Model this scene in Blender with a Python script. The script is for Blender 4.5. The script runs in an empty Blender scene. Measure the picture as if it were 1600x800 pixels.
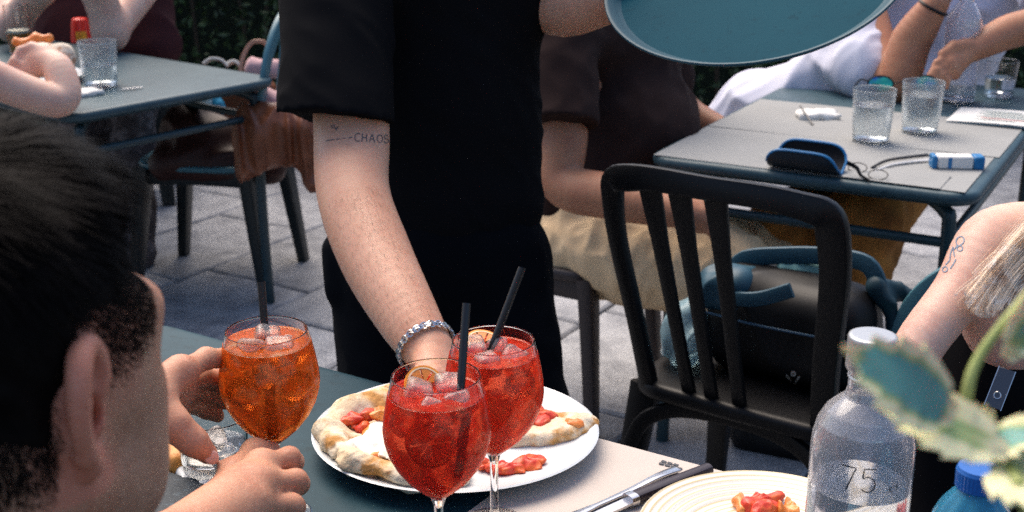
import bpy, bmesh, math, random
import numpy as np
from mathutils import Vector, Matrix
from mathutils.bvhtree import BVHTree

random.seed(7)
rng = np.random.default_rng(7)
S = bpy.context.scene
COL = S.collection
R = math.radians

# ---------------------------------------------------------------- camera, sky, sun, exposure
CAM = Vector((0, 0, 1.42)); PITCH = R(18.0); FPX = 2000.0
cd = bpy.data.cameras.new('camera'); cam = bpy.data.objects.new('camera', cd); COL.objects.link(cam)
cam.location = CAM; cam.rotation_euler = (R(90) - PITCH, 0, 0)
cd.sensor_width = 36; cd.lens = 36 * FPX / 1600; cd.clip_start = 0.02; cd.clip_end = 400
cd.dof.use_dof = True; cd.dof.focus_distance = 1.4; cd.dof.aperture_fstop = 9.0
S.camera = cam
SUN_EL, SUN_AZ = R(58), R(-28)          # azimuth measured from +Y towards +X
w = bpy.data.worlds.new('World'); S.world = w; w.use_nodes = True
nt = w.node_tree; bg = nt.nodes['Background']
sky = nt.nodes.new('ShaderNodeTexSky'); sky.sky_type = 'NISHITA'; sky.sun_disc = False
sky.sun_elevation = SUN_EL; sky.sun_rotation = SUN_AZ
sky.air_density = 1.0; sky.dust_density = 4.0; sky.ozone_density = 1.0
hsv = nt.nodes.new('ShaderNodeHueSaturation'); hsv.inputs['Saturation'].default_value = 1.15
nt.links.new(sky.outputs[0], hsv.inputs['Color']); nt.links.new(hsv.outputs[0], bg.inputs[0]); bg.inputs[1].default_value = 0.1
sd = bpy.data.lights.new('sun', 'SUN'); sun = bpy.data.objects.new('sun', sd); COL.objects.link(sun)
sd.energy = 1.45; sd.angle = R(55); sd.color = (1, 0.88, 0.74)
sv = Vector((math.sin(SUN_AZ) * math.cos(SUN_EL), math.cos(SUN_AZ) * math.cos(SUN_EL), math.sin(SUN_EL)))
sun.rotation_euler = sv.to_track_quat('Z', 'Y').to_euler(); sun.location = sv * 20
S.view_settings.view_transform = 'Standard'; S.view_settings.look = 'None'
S.view_settings.exposure = 1.42; S.view_settings.gamma = 1.0
S.cycles.max_bounces = 14; S.cycles.transmission_bounces = 14; S.cycles.transparent_max_bounces = 12
S.cycles.sample_clamp_indirect = 1.6; S.cycles.volume_bounces = 5; S.cycles.use_denoising = False; S.cycles.caustics_reflective = False; S.cycles.blur_glossy = 1.0

def P(px, py, d):
    u = (px - 800) / FPX; v = (400 - py) / FPX
    return CAM + d * Vector((u, math.cos(PITCH) + v * math.sin(PITCH), -math.sin(PITCH) + v * math.cos(PITCH)))
def PZ(px, py, z):
    k = P(px, py, 1) - CAM
    return CAM + k * ((z - CAM.z) / k.z)

# ---------------------------------------------------------------- materials
MATS = {}
def mat(name, col, rough=.5, metal=0., spec=.5, var=None, bump=None, sss=0., trans=0., ior=1.45, sheen=0., coat=0., aniso=(1, 1, 1), bump2=None, rand=0.):
    m = bpy.data.materials.new(name); m.use_nodes = True; MATS[name] = m
    n = m.node_tree.nodes; L = m.node_tree.links; b = n['Principled BSDF']
    b.inputs['Base Color'].default_value = (*col, 1); b.inputs['Roughness'].default_value = rough
    b.inputs['Metallic'].default_value = metal; b.inputs['Specular IOR Level'].default_value = spec
    b.inputs['IOR'].default_value = ior; b.inputs['Transmission Weight'].default_value = trans
    if sss:
        b.inputs['Subsurface Weight'].default_value = sss; b.inputs['Subsurface Radius'].default_value = (1, .35, .2); b.inputs['Subsurface Scale'].default_value = .008
    if sheen: b.inputs['Sheen Weight'].default_value = sheen; b.inputs['Sheen Roughness'].default_value = .6
    if coat: b.inputs['Coat Weight'].default_value = coat; b.inputs['Coat Roughness'].default_value = .1
    tc = n.new('ShaderNodeTexCoord'); mp = n.new('ShaderNodeMapping'); mp.inputs['Scale'].default_value = aniso
    L.new(tc.outputs['Object'], mp.inputs[0]); vec = mp.outputs[0]
    def noise(sc, det=6, ro=.6):
        t = n.new('ShaderNodeTexNoise'); t.inputs['Scale'].default_value = sc; t.inputs['Detail'].default_value = det; t.inputs['Roughness'].default_value = ro
        L.new(vec, t.inputs['Vector']); return t
    out = None
    if var:                                    # list of (scale, second colour, low, high)
        for (sc, c2, lo, hi) in var:
            t = noise(sc); r = n.new('ShaderNodeMapRange'); r.inputs[1].default_value = lo; r.inputs[2].default_value = hi
            L.new(t.outputs[0], r.inputs[0])
            mx = n.new('ShaderNodeMix'); mx.data_type = 'RGBA'
            if out is None: mx.inputs[6].default_value = (*col, 1)
            else: L.new(out, mx.inputs[6])
            mx.inputs[7].default_value = (*c2, 1); L.new(r.outputs[0], mx.inputs[0]); out = mx.outputs[2]
    if rand:
        oi = n.new('ShaderNodeObjectInfo'); r = n.new('ShaderNodeMapRange'); r.inputs[3].default_value = 1 - rand; r.inputs[4].default_value = 1 + rand
        L.new(oi.outputs['Random'], r.inputs[0]); hs = n.new('ShaderNodeHueSaturation'); L.new(r.outputs[0], hs.inputs['Value'])
        if out is None: hs.inputs['Color'].default_value = (*col, 1)
        else: L.new(out, hs.inputs['Color'])
        out = hs.outputs[0]
    if out is not None: L.new(out, b.inputs['Base Color'])
    prev = None
    for bp in (bump, bump2):
        if bp:
            t = noise(bp[0]); bn = n.new('ShaderNodeBump'); bn.inputs['Strength'].default_value = bp[1]; bn.inputs['Distance'].default_value = bp[2]
            L.new(t.outputs[0], bn.inputs['Height'])
            if prev is not None: L.new(prev, bn.inputs['Normal'])
            prev = bn.outputs[0]
    if prev is not None: L.new(prev, b.inputs['Normal'])
    return m

# ---------------------------------------------------------------- objects
def wloc(o):
    l = Vector((0, 0, 0))
    while o is not None: l = l + o.location; o = o.parent
    return l
def tag(o, label=None, cat=None, group=None, kind=None):
    for k, v in (('label', label), ('category', cat), ('group', group), ('kind', kind)):
        if v: o[k] = v
    return o
def empty(name, loc=(0, 0, 0), label=None, cat=None, group=None):
    o = bpy.data.objects.new(name, None); COL.objects.link(o); o.location = loc; o.empty_display_size = .05
    return tag(o, label, cat, group)
def link(name, me, parent=None, base=None):
    o = bpy.data.objects.new(name, me); COL.objects.link(o)
    if parent is not None:
        o.parent = parent; off = wloc(parent)
    else: off = Vector(base) if base is not None else Vector((0, 0, 0))
    if off.length > 0: me.transform(Matrix.Translation(-off))
    if parent is None: o.location = off
    return o
def copy_tree(o, parent=None):
    c = o.copy(); COL.objects.link(c)
    if parent is not None: c.parent = parent
    for ch in list(o.children): copy_tree(ch, c)
    return c
def mesh_np(name, V, F, mats, smooth=True, mi=None):
    V = np.asarray(V, dtype=np.float32); F = np.asarray(F, dtype=np.int32); k = F.shape[1]
    me = bpy.data.meshes.new(name); me.vertices.add(len(V)); me.vertices.foreach_set('co', V.ravel())
    me.loops.add(F.size); me.loops.foreach_set('vertex_index', F.ravel())
    me.polygons.add(len(F)); me.polygons.foreach_set('loop_start', np.arange(0, F.size, k, dtype=np.int32))
    for m in (mats if isinstance(mats, (list, tuple)) else [mats]): me.materials.append(m)
    me.polygons.foreach_set('use_smooth', np.full(len(F), smooth))
    if mi is not None: me.polygons.foreach_set('material_index', np.asarray(mi, dtype=np.int32))
    me.update(calc_edges=True); me.validate(); return me

def frame_of(t, hint=Vector((0, 0, 1))):
    t = t.normalized()
    if abs(t.dot(hint)) > .97: hint = Vector((1, 0, 0)) if abs(t.x) < .9 else Vector((0, 1, 0))
    a = t.cross(hint).normalized(); return a, a.cross(t).normalized()
def smooth_path(pts, n=8):
    pts = [Vector(p) for p in pts]
    if len(pts) < 3: return pts
    out = []
    for i in range(len(pts) - 1):
        p0 = pts[max(i - 1, 0)]; p1 = pts[i]; p2 = pts[i + 1]; p3 = pts[min(i + 2, len(pts) - 1)]
        for k in range(n):
            t = k / n
            out.append(.5 * ((2 * p1) + (p2 - p0) * t + (2 * p0 - 5 * p1 + 4 * p2 - p3) * t * t + (3 * p1 - p0 - 3 * p2 + p3) * t ** 3))
    out.append(pts[-1]); return out

def support(prof, d=.0011):
    """extra rings beside the sharp corners of a turned profile, so that smooth shading stays true"""
    out = []
    for i, p in enumerate(prof):
        a = prof[i - 1] if i else None; b = prof[i + 1] if i < len(prof) - 1 else None
        if a and b:
            va = Vector((p[0] - a[0], p[1] - a[1])); vb = Vector((b[0] - p[0], b[1] - p[1]))
            if va.length > 1e-7 and vb.length > 1e-7 and va.angle(vb) > R(14):
                if va.length > 2.2 * d: q = Vector(p) - va.normalized() * d; out.append((max(q.x, 1e-5), q.y))
                out.append(p)
                if vb.length > 2.2 * d: q = Vector(p) + vb.normalized() * d; out.append((max(q.x, 1e-5), q.y))
                continue
        out.append(p)
    return out
class MB:
    def __init__(s): s.v = []; s.f = []; s.mi = []; s.cur = 0
    def add(s, v, f):
        n = len(s.v); s.v += [tuple(p) for p in v]
        s.f += [tuple(i + n for i in q) for q in f]; s.mi += [s.cur] * len(f); return s
    def box(s, c, h, M3=None, bev=0.):
        c = Vector(c); X = M3 or Matrix.Identity(3)
        if not bev:
            v = [c + X @ Vector((sx * h[0], sy * h[1], sz * h[2])) for sz in (-1, 1) for sy in (-1, 1) for sx in (-1, 1)]
            return s.add(v, [(0, 2, 3, 1), (4, 5, 7, 6), (0, 1, 5, 4), (2, 6, 7, 3), (0, 4, 6, 2), (1, 3, 7, 5)])
        v = []; idx = {}
        for sz in (-1, 1):
            for sy in (-1, 1):
                for sx in (-1, 1):
                    for a in range(3):
                        q = [sx * h[0], sy * h[1], sz * h[2]]
                        for j in range(3):
                            if j != a: q[j] -= (sx, sy, sz)[j] * bev
                        idx[(sx, sy, sz, a)] = len(v); v.append(c + X @ Vector(q))
        f = []
        for a in range(3):
            b1, b2 = [(1, 2), (2, 0), (0, 1)][a]
            for sg in (-1, 1):
                q = []
                for (p, r_) in ((-1, -1), (1, -1), (1, 1), (-1, 1)):
                    k = [0, 0, 0]; k[a] = sg; k[b1] = p; k[b2] = r_; q.append(idx[(*k, a)])
                f.append(tuple(q if sg > 0 else q[::-1]))
                for (p, _) in ((-1, 0), (1, 0)):
                    pass
        for a in range(3):                      # edges
            b1, b2 = [(1, 2), (2, 0), (0, 1)][a]
            for s1 in (-1, 1):
                for s2 in (-1, 1):
                    def K(e, ax):
                        k = [0, 0, 0]; k[a] = e; k[b1] = s1; k[b2] = s2; return idx[(*k, ax)]
                    q = (K(-1, b1), K(1, b1), K(1, b2), K(-1, b2)); f.append(q if s1 * s2 > 0 else q[::-1])
        for sx in (-1, 1):
            for sy in (-1, 1):
                for sz in (-1, 1):
                    q = tuple(idx[(sx, sy, sz, a)] for a in range(3)); f.append(q if sx * sy * sz > 0 else q[::-1])
        return s.add(v, f)
    def tube(s, pts, r, n=10, cap=True, closed=False):
        pts = [Vector(p) for p in pts]; m = len(pts); v = []; f = []
        rr = r if isinstance(r, (list, tuple)) else [r] * m
        if len(rr) != m: rr = [rr[0] + (rr[-1] - rr[0]) * i / (m - 1) for i in range(m)]
        a = None
        for i, p in enumerate(pts):
            if closed: t = pts[(i + 1) % m] - pts[i - 1]
            else: t = pts[min(i + 1, m - 1)] - pts[max(i - 1, 0)]
            t.normalize()
            if a is None: a, b = frame_of(t)
            else:
                a = (a - t * a.dot(t)); a.normalize(); b = a.cross(t).normalized()
            for k in range(n):
                th = 2 * math.pi * k / n; v.append(p + (a * math.cos(th) + b * math.sin(th)) * rr[i])
        for i in range(m if closed else m - 1):
            for k in range(n):
                j = (i + 1) % m; f.append((i * n + k, j * n + k, j * n + (k + 1) % n, i * n + (k + 1) % n))
        if cap and not closed:
            f.append(tuple(range(n))); f.append(tuple(reversed(range((m - 1) * n, m * n))))
        return s.add(v, f)
    def sweep(s, pts, wd, th, nrm, cap=True, bev=.25):
        """rounded-rectangle bar along a path; nrm = direction of its thickness"""
        pts = [Vector(p) for p in pts]; m = len(pts); nrm = Vector(nrm).normalized(); v = []; f = []
        L = lambda q, i: q if not isinstance(q, (list, tuple)) else (q[i] if len(q) == m else q[0] + (q[-1] - q[0]) * i / (m - 1))
        for i, p in enumerate(pts):
            t = (pts[min(i + 1, m - 1)] - pts[max(i - 1, 0)]).normalized(); sd_ = nrm.cross(t).normalized(); nn = t.cross(sd_).normalized()
            a = L(wd, i) / 2; b = L(th, i) / 2; c = min(a, b) * 2 * bev
            for (x, y) in ((a, b - c), (a - c * .3, b - c * .3), (a - c, b), (-a + c, b), (-a + c * .3, b - c * .3), (-a, b - c), (-a, -b + c), (-a + c * .3, -b + c * .3), (-a + c, -b), (a - c, -b), (a - c * .3, -b + c * .3), (a, -b + c)):
                v.append(p + sd_ * x + nn * y)
        n = 12
        for i in range(m - 1):
            for k in range(n): f.append((i * n + k, i * n + (k + 1) % n, (i + 1) * n + (k + 1) % n, (i + 1) * n + k))
        if cap: f.append(tuple(reversed(range(n)))); f.append(tuple(range((m - 1) * n, m * n)))
        return s.add(v, f)
    def lathe(s, prof, n=40, c=(0, 0, 0), sx=1, sy=1, M3=None, close=False, jit=None):
        c = Vector(c); X = M3 or Matrix.Identity(3); v = []; f = []; rows = []
        if M3 is None: prof = support(prof)
        for (r, z) in prof:
            if r < 1e-6: rows.append([len(v)]); v.append(c + X @ Vector((0, 0, z)))
            else:
                rows.append(list(range(len(v), len(v) + n)))
                for k in range(n):
                    th = 2 * math.pi * k / n; q = jit(th, r, z) if jit else (r, z)
                    v.append(c + X @ Vector((q[0] * math.cos(th) * sx, q[0] * math.sin(th) * sy, q[1])))
        m = len(rows)
        for i in range(m if close else m - 1):
            A, B = rows[i], rows[(i + 1) % m]
            for k in range(n):
                k2 = (k + 1) % n
                if len(A) == 1 and len(B) == 1: continue
                if len(A) == 1: f.append((A[0], B[k2], B[k]))
                elif len(B) == 1: f.append((A[k], A[k2], B[0]))
                else: f.append((A[k], A[k2], B[k2], B[k]))
        return s.add(v, f)
    def slab(s, L, W, rad, z0, z1, bev=.006, c=(0, 0), ang=0, n=8):
        """rounded-corner plate, rolled rim"""
        def loop(inset):
            o = []
            for (cx, cy, a0) in ((L / 2 - rad, W / 2 - rad, 0), (-L / 2 + rad, W / 2 - rad, 90), (-L / 2 + rad, -W / 2 + rad, 180), (L / 2 - rad, -W / 2 + rad, 270)):
                for k in range(n + 1):
                    th = R(a0 + 90 * k / n); x = cx + (rad - inset) * math.cos(th); y = cy + (rad - inset) * math.sin(th)
                    o.append((c[0] + x * math.cos(ang) - y * math.sin(ang), c[1] + x * math.sin(ang) + y * math.cos(ang)))
            return o
        st = [(bev, z0)] + [(bev * (1 - math.sin(R(a))), z0 + bev * (1 - math.cos(R(a)))) for a in (30, 60, 90)] + [(bev * (1 - math.cos(R(a))), z1 - bev + bev * math.sin(R(a))) for a in (0, 30, 60, 90)] + [(bev * 1.6, z1)]
        v = []; f = []; m = 4 * (n + 1)
        for (i_, z) in st: v += [(x, y, z) for (x, y) in loop(i_)]
        for i in range(len(st) - 1):
            for k in range(m): f.append((i * m + k, i * m + (k + 1) % m, (i + 1) * m + (k + 1) % m, (i + 1) * m + k))
        f.append(tuple(reversed(range(m)))); f.append(tuple(range((len(st) - 1) * m, len(st) * m)))
        return s.add(v, f)
    def build(s, name, mats, parent=None, base=None, smooth=True, angle=40):
        me = bpy.data.meshes.new(name); me.from_pydata(s.v, [], s.f)
        for m in (mats if isinstance(mats, (list, tuple)) else [mats]): me.materials.append(m)
        me.polygons.foreach_set('material_index', s.mi)
        me.polygons.foreach_set('use_smooth', [smooth] * len(s.f)); me.update()
        bm = bmesh.new(); bm.from_mesh(me); bmesh.ops.recalc_face_normals(bm, faces=bm.faces); bm.to_mesh(me); bm.free()
        if smooth and angle: me.set_sharp_from_angle(angle=R(angle))
        return link(name, me, parent, base)

# ---------------------------------------------------------------- smooth bodies: distance fields turned into one continuous mesh
def npv(p): return np.array(p, dtype=np.float32)
def cap(a, b, ra, rb=None, k=.02, cut=None):
    return dict(t='c', a=npv(a), b=npv(b), ra=ra, rb=ra if rb is None else rb, k=k, cut=cut, neg=False)
def chain(pts, rs, k=.02): return [cap(pts[i], pts[i + 1], rs[i], rs[i + 1], k) for i in range(len(pts) - 1)]
def chain_s(pts, rs, k=.0004, n=7):
    q = [Vector((p[0], p[1], p[2], r)) for p, r in zip(pts, rs)]; out = []
    for i in range(len(q) - 1):
        p0, p1, p2, p3 = q[max(i - 1, 0)], q[i], q[i + 1], q[min(i + 2, len(q) - 1)]
        for j in range(n):
            t = j / n; out.append(.5 * ((2 * p1) + (p2 - p0) * t + (2 * p0 - 5 * p1 + 4 * p2 - p3) * t * t + (3 * p1 - p0 - 3 * p2 + p3) * t ** 3))
    out.append(q[-1]); return [cap(out[i][:3], out[i + 1][:3], out[i][3], out[i + 1][3], k) for i in range(len(out) - 1)]
def ell(c, r, M3=None, k=.02, neg=False):
    return dict(t='e', c=npv(c), r=npv(r), M=np.array(M3 or Matrix.Identity(3), dtype=np.float32), k=k, neg=neg, cut=None)
def rbox(c, h, rd, M3=None, k=.01, neg=False):
    return dict(t='b', c=npv(c), h=npv(h), rd=rd, M=np.array(M3 or Matrix.Identity(3), dtype=np.float32), k=k, neg=neg, cut=None)
def pdist(p, X):
    if p['t'] == 'c':
        pa = X - p['a']; ba = p['b'] - p['a']; L2 = max(float(ba @ ba), 1e-12)
        h = np.clip(pa @ ba / L2, 0, 1)
        d = np.linalg.norm(pa - h[:, None] * ba, axis=1) - (p['ra'] + (p['rb'] - p['ra']) * h)
    elif p['t'] == 'e':
        q = (X - p['c']) @ p['M']; k0 = np.linalg.norm(q / p['r'], axis=1); k1 = np.linalg.norm(q / p['r'] ** 2, axis=1)
        d = k0 * (k0 - 1) / np.maximum(k1, 1e-6)
        d = np.where(k0 < 1e-3, -float(p['r'].min()), d)
    else:
        q = np.abs((X - p['c']) @ p['M']) - (p['h'] - p['rd'])
        d = np.linalg.norm(np.maximum(q, 0), axis=1) + np.minimum(q.max(axis=1), 0) - p['rd']
    if p['cut'] is not None:
        d = np.maximum(d, (X - npv(p['cut'][0])) @ npv(Vector(p['cut'][1]).normalized()))
    return d
def pbox(p):
    if p['t'] == 'c':
        r = max(p['ra'], p['rb']); return np.minimum(p['a'], p['b']) - r, np.maximum(p['a'], p['b']) + r
    e = np.abs(p['M']) @ (p['r'] if p['t'] == 'e' else p['h']); return p['c'] - e, p['c'] + e
def field(prims, X, disp=None):
    f = np.full(len(X), 10., dtype=np.float32)
    for p in prims:
        d = pdist(p, X); k = p['k']
        if not p['neg']:
            h = np.maximum(k - np.abs(f - d), 0) / k; f = np.minimum(f, d) - h * h * k * .25
        else:
            d = -d; h = np.maximum(k - np.abs(f - d), 0) / k; f = np.maximum(f, d) + h * h * k * .25
    if disp is not None: f = f - disp(X)
    return f
def sdf(prims, res, disp=None, amp=.012, B=20):
    lo = np.min([pbox(p)[0] for p in prims if not p['neg']], axis=0) - .03; hi = np.max([pbox(p)[1] for p in prims if not p['neg']], axis=0) + .03
    n = np.ceil((hi - lo) / res / B).astype(int); NY, NZ = int(n[1] * B + 2), int(n[2] * B + 2)
    gi = np.stack(np.meshgrid(*[np.arange(k) for k in n], indexing='ij'), -1).reshape(-1, 3)
    ctr = lo + (gi + .5) * B * res; hd = B * res * .87
    D = np.array([pdist(p, ctr.astype(np.float32)) for p in prims]); pos = np.array([not p['neg'] for p in prims])
    kmax = max(p['k'] for p in prims); near = D[pos].min(0) < hd * 1.15 + kmax + amp + res
    g = np.stack(np.meshgrid(*[np.arange(B + 1)] * 3, indexing='ij'), -1).reshape(-1, 3)
    CO = np.array([(i, j, k) for i in (0, 1) for j in (0, 1) for k in (0, 1)])
    ED = [(0, 1), (2, 3), (4, 5), (6, 7), (0, 2), (1, 3), (4, 6), (5, 7), (0, 4), (1, 5), (2, 6), (3, 7)]
    ids, vs, qs = [], [], []
    for b in np.nonzero(near)[0]:
        sel = [p for i, p in enumerate(prims) if D[i, b] - hd * (1.5 if p['t'] == 'e' else 1.02) < p['k'] + amp + res]
        if not any(not p['neg'] for p in sel): continue
        base = gi[b] * B; X = (lo + (base + g) * res).astype(np.float32)
        f = field(sel, X, disp).reshape(B + 1, B + 1, B + 1); s = f < 0
        if s.all() or not s.any(): continue
        cnt = sum(s[i:i + B, j:j + B, k:k + B].astype(np.int8) for i, j, k in CO)
        c = np.argwhere((cnt > 0) & (cnt < 8))
        if len(c):
            fv = np.stack([f[c[:, 0] + o[0], c[:, 1] + o[1], c[:, 2] + o[2]] for o in CO], 1)
            acc = np.zeros((len(c), 3)); num = np.zeros(len(c))
            for (a, e) in ED:
                m = (fv[:, a] < 0) != (fv[:, e] < 0); den = fv[:, a] - fv[:, e]; t = fv[:, a] / np.where(np.abs(den) < 1e-12, 1e-12, den)
                acc[m] += CO[a] + t[m, None] * (CO[e] - CO[a]); num[m] += 1
            gc = base + c; ids.append((gc[:, 0] * NY + gc[:, 1]) * NZ + gc[:, 2]); vs.append(lo + (gc + acc / num[:, None]) * res)
        for ax in range(3):
            sl0 = [slice(0, B)] * 3; sl1 = [slice(0, B)] * 3; sl1[ax] = slice(1, B + 1)
            s0 = s[tuple(sl0)]; s1 = s[tuple(sl1)]; e = np.argwhere(s0 != s1)
            if not len(e): continue
            out = s0[e[:, 0], e[:, 1], e[:, 2]]; e = e + base; b1, b2 = (ax + 1) % 3, (ax + 2) % 3
            def cid(d1, d2):
                q = e.copy(); q[:, b1] -= d1; q[:, b2] -= d2; return (q[:, 0] * NY + q[:, 1]) * NZ + q[:, 2]
            q = np.stack([cid(1, 1), cid(0, 1), cid(0, 0), cid(1, 0)], 1); q[~out] = q[~out][:, ::-1]; qs.append(q)
    ids = np.concatenate(ids); vs = np.concatenate(vs); qs = np.concatenate(qs)
    o = np.argsort(ids); ids = ids[o]; vs = vs[o]
    ix = np.searchsorted(ids, qs); ok = (ix < len(ids)).all(1); ix = np.minimum(ix, len(ids) - 1); ok &= (ids[ix] == qs).all(1)
    return vs, ix[ok]
def body(name, prims, res, mats, parent=None, base=None, disp=None, matfn=None, amp=.012):
    V, F = sdf(prims, res, disp, amp)
    mi = matfn(V[F].mean(1)) if matfn else None
    return link(name, mesh_np(name, V, F, mats, True, mi), parent, base)
def ripples(seed, scale, amp, stretch=(1, 1, 1), warp=.6, n=5):
    """soft cloth-like folds as a displacement of a distance field"""
    r = np.random.default_rng(seed); K = r.normal(size=(n, 3)); K /= np.linalg.norm(K, axis=1)[:, None]
    K *= scale * (0.6 + .9 * r.random(n))[:, None]; ph = r.random(n) * 6.28; st = np.array(stretch)
    W = r.normal(size=(3, 3)) * scale * .35
    def d(X):
        Y = X * st; Y = Y + warp / scale * np.sin(Y @ W + ph[:3])
        a = np.zeros(len(X))
        for i in range(n): a += np.sin(Y @ K[i] + ph[i])
        a /= n; return (amp * (1 - 2.2 * np.abs(a))).astype(np.float32)
    return d
def addd(*fs): return lambda X: sum(f(X) for f in fs)

# ---------------------------------------------------------------- marks that lie on a surface
def bvh_of(o):
    off = wloc(o); me = o.data
    V = np.empty(len(me.vertices) * 3, dtype=np.float32); me.vertices.foreach_get('co', V); V = V.reshape(-1, 3) + np.array(off)
    return BVHTree.FromPolygons([tuple(v) for v in V], [tuple(p.vertices) for p in me.polygons])
def strokes_on(name, tree, org, ex, ey, dirn, strokes, width, m, parent, lift=.0006):
    """ribbons laid on a surface: strokes in (x, y) metres on the plane org + x*ex + y*ey, dropped along dirn"""
    mb = MB(); ex = Vector(ex).normalized(); ey = Vector(ey).normalized(); dirn = Vector(dirn).normalized()
    for st in strokes:
        pts = []
        for i in range(len(st) - 1):
            a, b = Vector(st[i]), Vector(st[i + 1]); n = max(1, int((b - a).length / (width * 1.3)))
            for k in range(n): pts.append(a + (b - a) * k / n)
        pts.append(Vector(st[-1])); L = []; Q = []
        for i, p in enumerate(pts):
            t = (pts[min(i + 1, len(pts) - 1)] - pts[max(i - 1, 0)]).normalized(); nn = Vector((-t.y, t.x)) * width / 2
            for q in (p + nn, p - nn):
                o = Vector(org) + ex * q.x + ey * q.y; h = tree.ray_cast(o, dirn)
                Q.append((h[0] + h[1] * lift * (1 if h[1].dot(dirn) < 0 else -1)) if h[0] else None)
        for i in range(len(pts) - 1):
            q = Q[2 * i:2 * i + 4]
            if all(q): mb.add([q[0], q[1], q[3], q[2]], [(0, 1, 2, 3)])
    return mb.build(name, m, parent, smooth=False)
def arc(cx, cy, rx, ry, a0, a1, n=12): return [(cx + rx * math.cos(R(a0 + (a1 - a0) * i / n)), cy + ry * math.sin(R(a0 + (a1 - a0) * i / n))) for i in range(n + 1)]
# ---------------------------------------------------------------- the colours of things
BLACKCLOTH = mat('black_cotton', (.0055, .0055, .0065), 1., spec=.06, bump=(900, .25, .0006))
BLACKTROUSER = mat('black_trouser_cloth', (.0034, .0042, .006), 1., spec=.06, bump=(700, .3, .0008))
SKIN = mat('skin', (.57, .305, .20), .48, spec=.4, var=[(14, (.50, .235, .145), .42, .68), (160, (.57, .31, .205), .5, .75)], bump=(420, .3, .0009), bump2=(55, .12, .002), sss=.25)
SKIN_PALE = mat('pale_skin', (.62, .40, .31), .5, spec=.35, var=[(14, (.55, .30, .23), .42, .72), (160, (.65, .43, .34), .5, .75)], bump=(420, .2, .0008), sss=.25)
SKIN_TAN = mat('tanned_skin', (.40, .185, .105), .52, spec=.35, var=[(14, (.32, .13, .075), .42, .72)], bump=(300, .2, .0008), sss=.2)
NAIL = mat('fingernail', (.68, .42, .34), .25, spec=.5)
BLACKRESIN = mat('black_resin', (.0035, .0035, .0045), .45, spec=.3, bump=(500, .15, .0005))
BROWNRESIN = mat('brown_resin', (.035, .026, .026), .45, spec=.4, bump=(500, .15, .0005))
TEALRESIN = mat('dark_teal_resin', (.003, .008, .010), .4, spec=.45, bump=(500, .15, .0005))
TEALMETAL = mat('teal_painted_metal', (.045, .14, .175), .38, spec=.5, bump=(300, .08, .0006))
TABLEMETAL = mat('blue_grey_painted_metal', (.022, .056, .074), .45, spec=.4, var=[(7, (.04, .078, .096), .4, .68), (45, (.016, .042, .056), .55, .7)], bump=(900, .12, .0004))
DARKTABLE = mat('dark_teal_table_paint', (.007, .034, .048), .55, spec=.22, var=[(7, (.012, .046, .062), .4, .68), (45, (.005, .026, .036), .55, .7)], bump=(700, .15, .0005))
FRAMEMETAL = mat('dark_frame_metal', (.012, .035, .045), .4, spec=.5)
PAPER = mat('warm_grey_paper', (.52, .455, .40), .85, var=[(4, (.47, .41, .36), .4, .7), (600, (.44, .41, .39), .5, .8)], bump=(9, .25, .01))
PAPERTAN = mat('tan_paper', (.25, .255, .25), .85, var=[(4, (.22, .225, .22), .4, .7), (300, (.29, .29, .28), .5, .7)], bump=(9, .25, .01))
WHITEPAPER = mat('white_paper', (.66, .65, .62), .8, bump=(9, .2, .01))
PORCELAIN = mat('white_porcelain', (.60, .62, .62), .22, spec=.5, coat=.2)
STEEL = mat('steel', (.55, .55, .56), .22, metal=1., bump=(40, .1, .001))
GLASS = mat('clear_glass', (1, 1, 1), .0, trans=1., ior=1.45)
WATER = mat('water', (.96, .99, 1), .0, trans=1., ior=1.33)
STRAW = mat('black_straw', (.01, .01, .012), .35, spec=.5)
INK = mat('tattoo_ink', (.055, .06, .07), .6)
PRINT = mat('dark_print', (.05, .055, .065), .6)

# ---------------------------------------------------------------- the ground: granite slabs with open joints
ground = MB().add([(-40, -40, -.022), (40, -40, -.022), (40, 60, -.022), (-40, 60, -.022)], [(0, 1, 2, 3)]).build(
    'ground', mat('joint_grit', (.06, .055, .05), .95, var=[(60, (.03, .028, .026), .4, .7)], bump=(200, .6, .004)), smooth=False)
tag(ground, 'dark grit between and beyond the paving slabs of the terrace', kind='structure')
GRAN = mat('granite', (.30, .305, .32), .85, spec=.25, rand=.2, var=[(230, (.09, .09, .095), .52, .64), (110, (.42, .42, .43), .54, .66), (9, (.15, .155, .17), .42, .7)], bump=(140, .8, .004), bump2=(18, .5, .008))
A0 = R(-31); ux, uy = Vector((math.cos(A0), math.sin(A0), 0)), Vector((-math.sin(A0), math.cos(A0), 0))
SW, SL = .45, .66
variants = []
for k in range(6):
    rr = random.Random(k); mb = MB(); h0, h1 = SW / 2 - .006, SL / 2 - .006; n = 6; out = []
    for (x0, y0, x1, y1) in ((-h0, -h1, h0, -h1), (h0, -h1, h0, h1), (h0, h1, -h0, h1), (-h0, h1, -h0, -h1)):
        for i in range(n):
            t = i / n; out.append((x0 + (x1 - x0) * t + rr.uniform(-.003, .003), y0 + (y1 - y0) * t + rr.uniform(-.003, .003)))
    m = len(out)
    v = [(x, y, -.04) for x, y in out] + [(x, y, -.006 + rr.uniform(-.002, .001)) for x, y in out] + [(x * .965, y * .975, rr.uniform(-.0015, .0008)) for x, y in out]
    f = [(i, (i + 1) % m, m + (i + 1) % m, m + i) for i in range(m)] + [(m + i, m + (i + 1) % m, 2 * m + (i + 1) % m, 2 * m + i) for i in range(m)] + [tuple(range(2 * m, 3 * m))]
    mb.add(v, f); o = mb.build('paving_slab', GRAN, ground, smooth=True, angle=20); variants.append(o)
ns = 0
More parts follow.
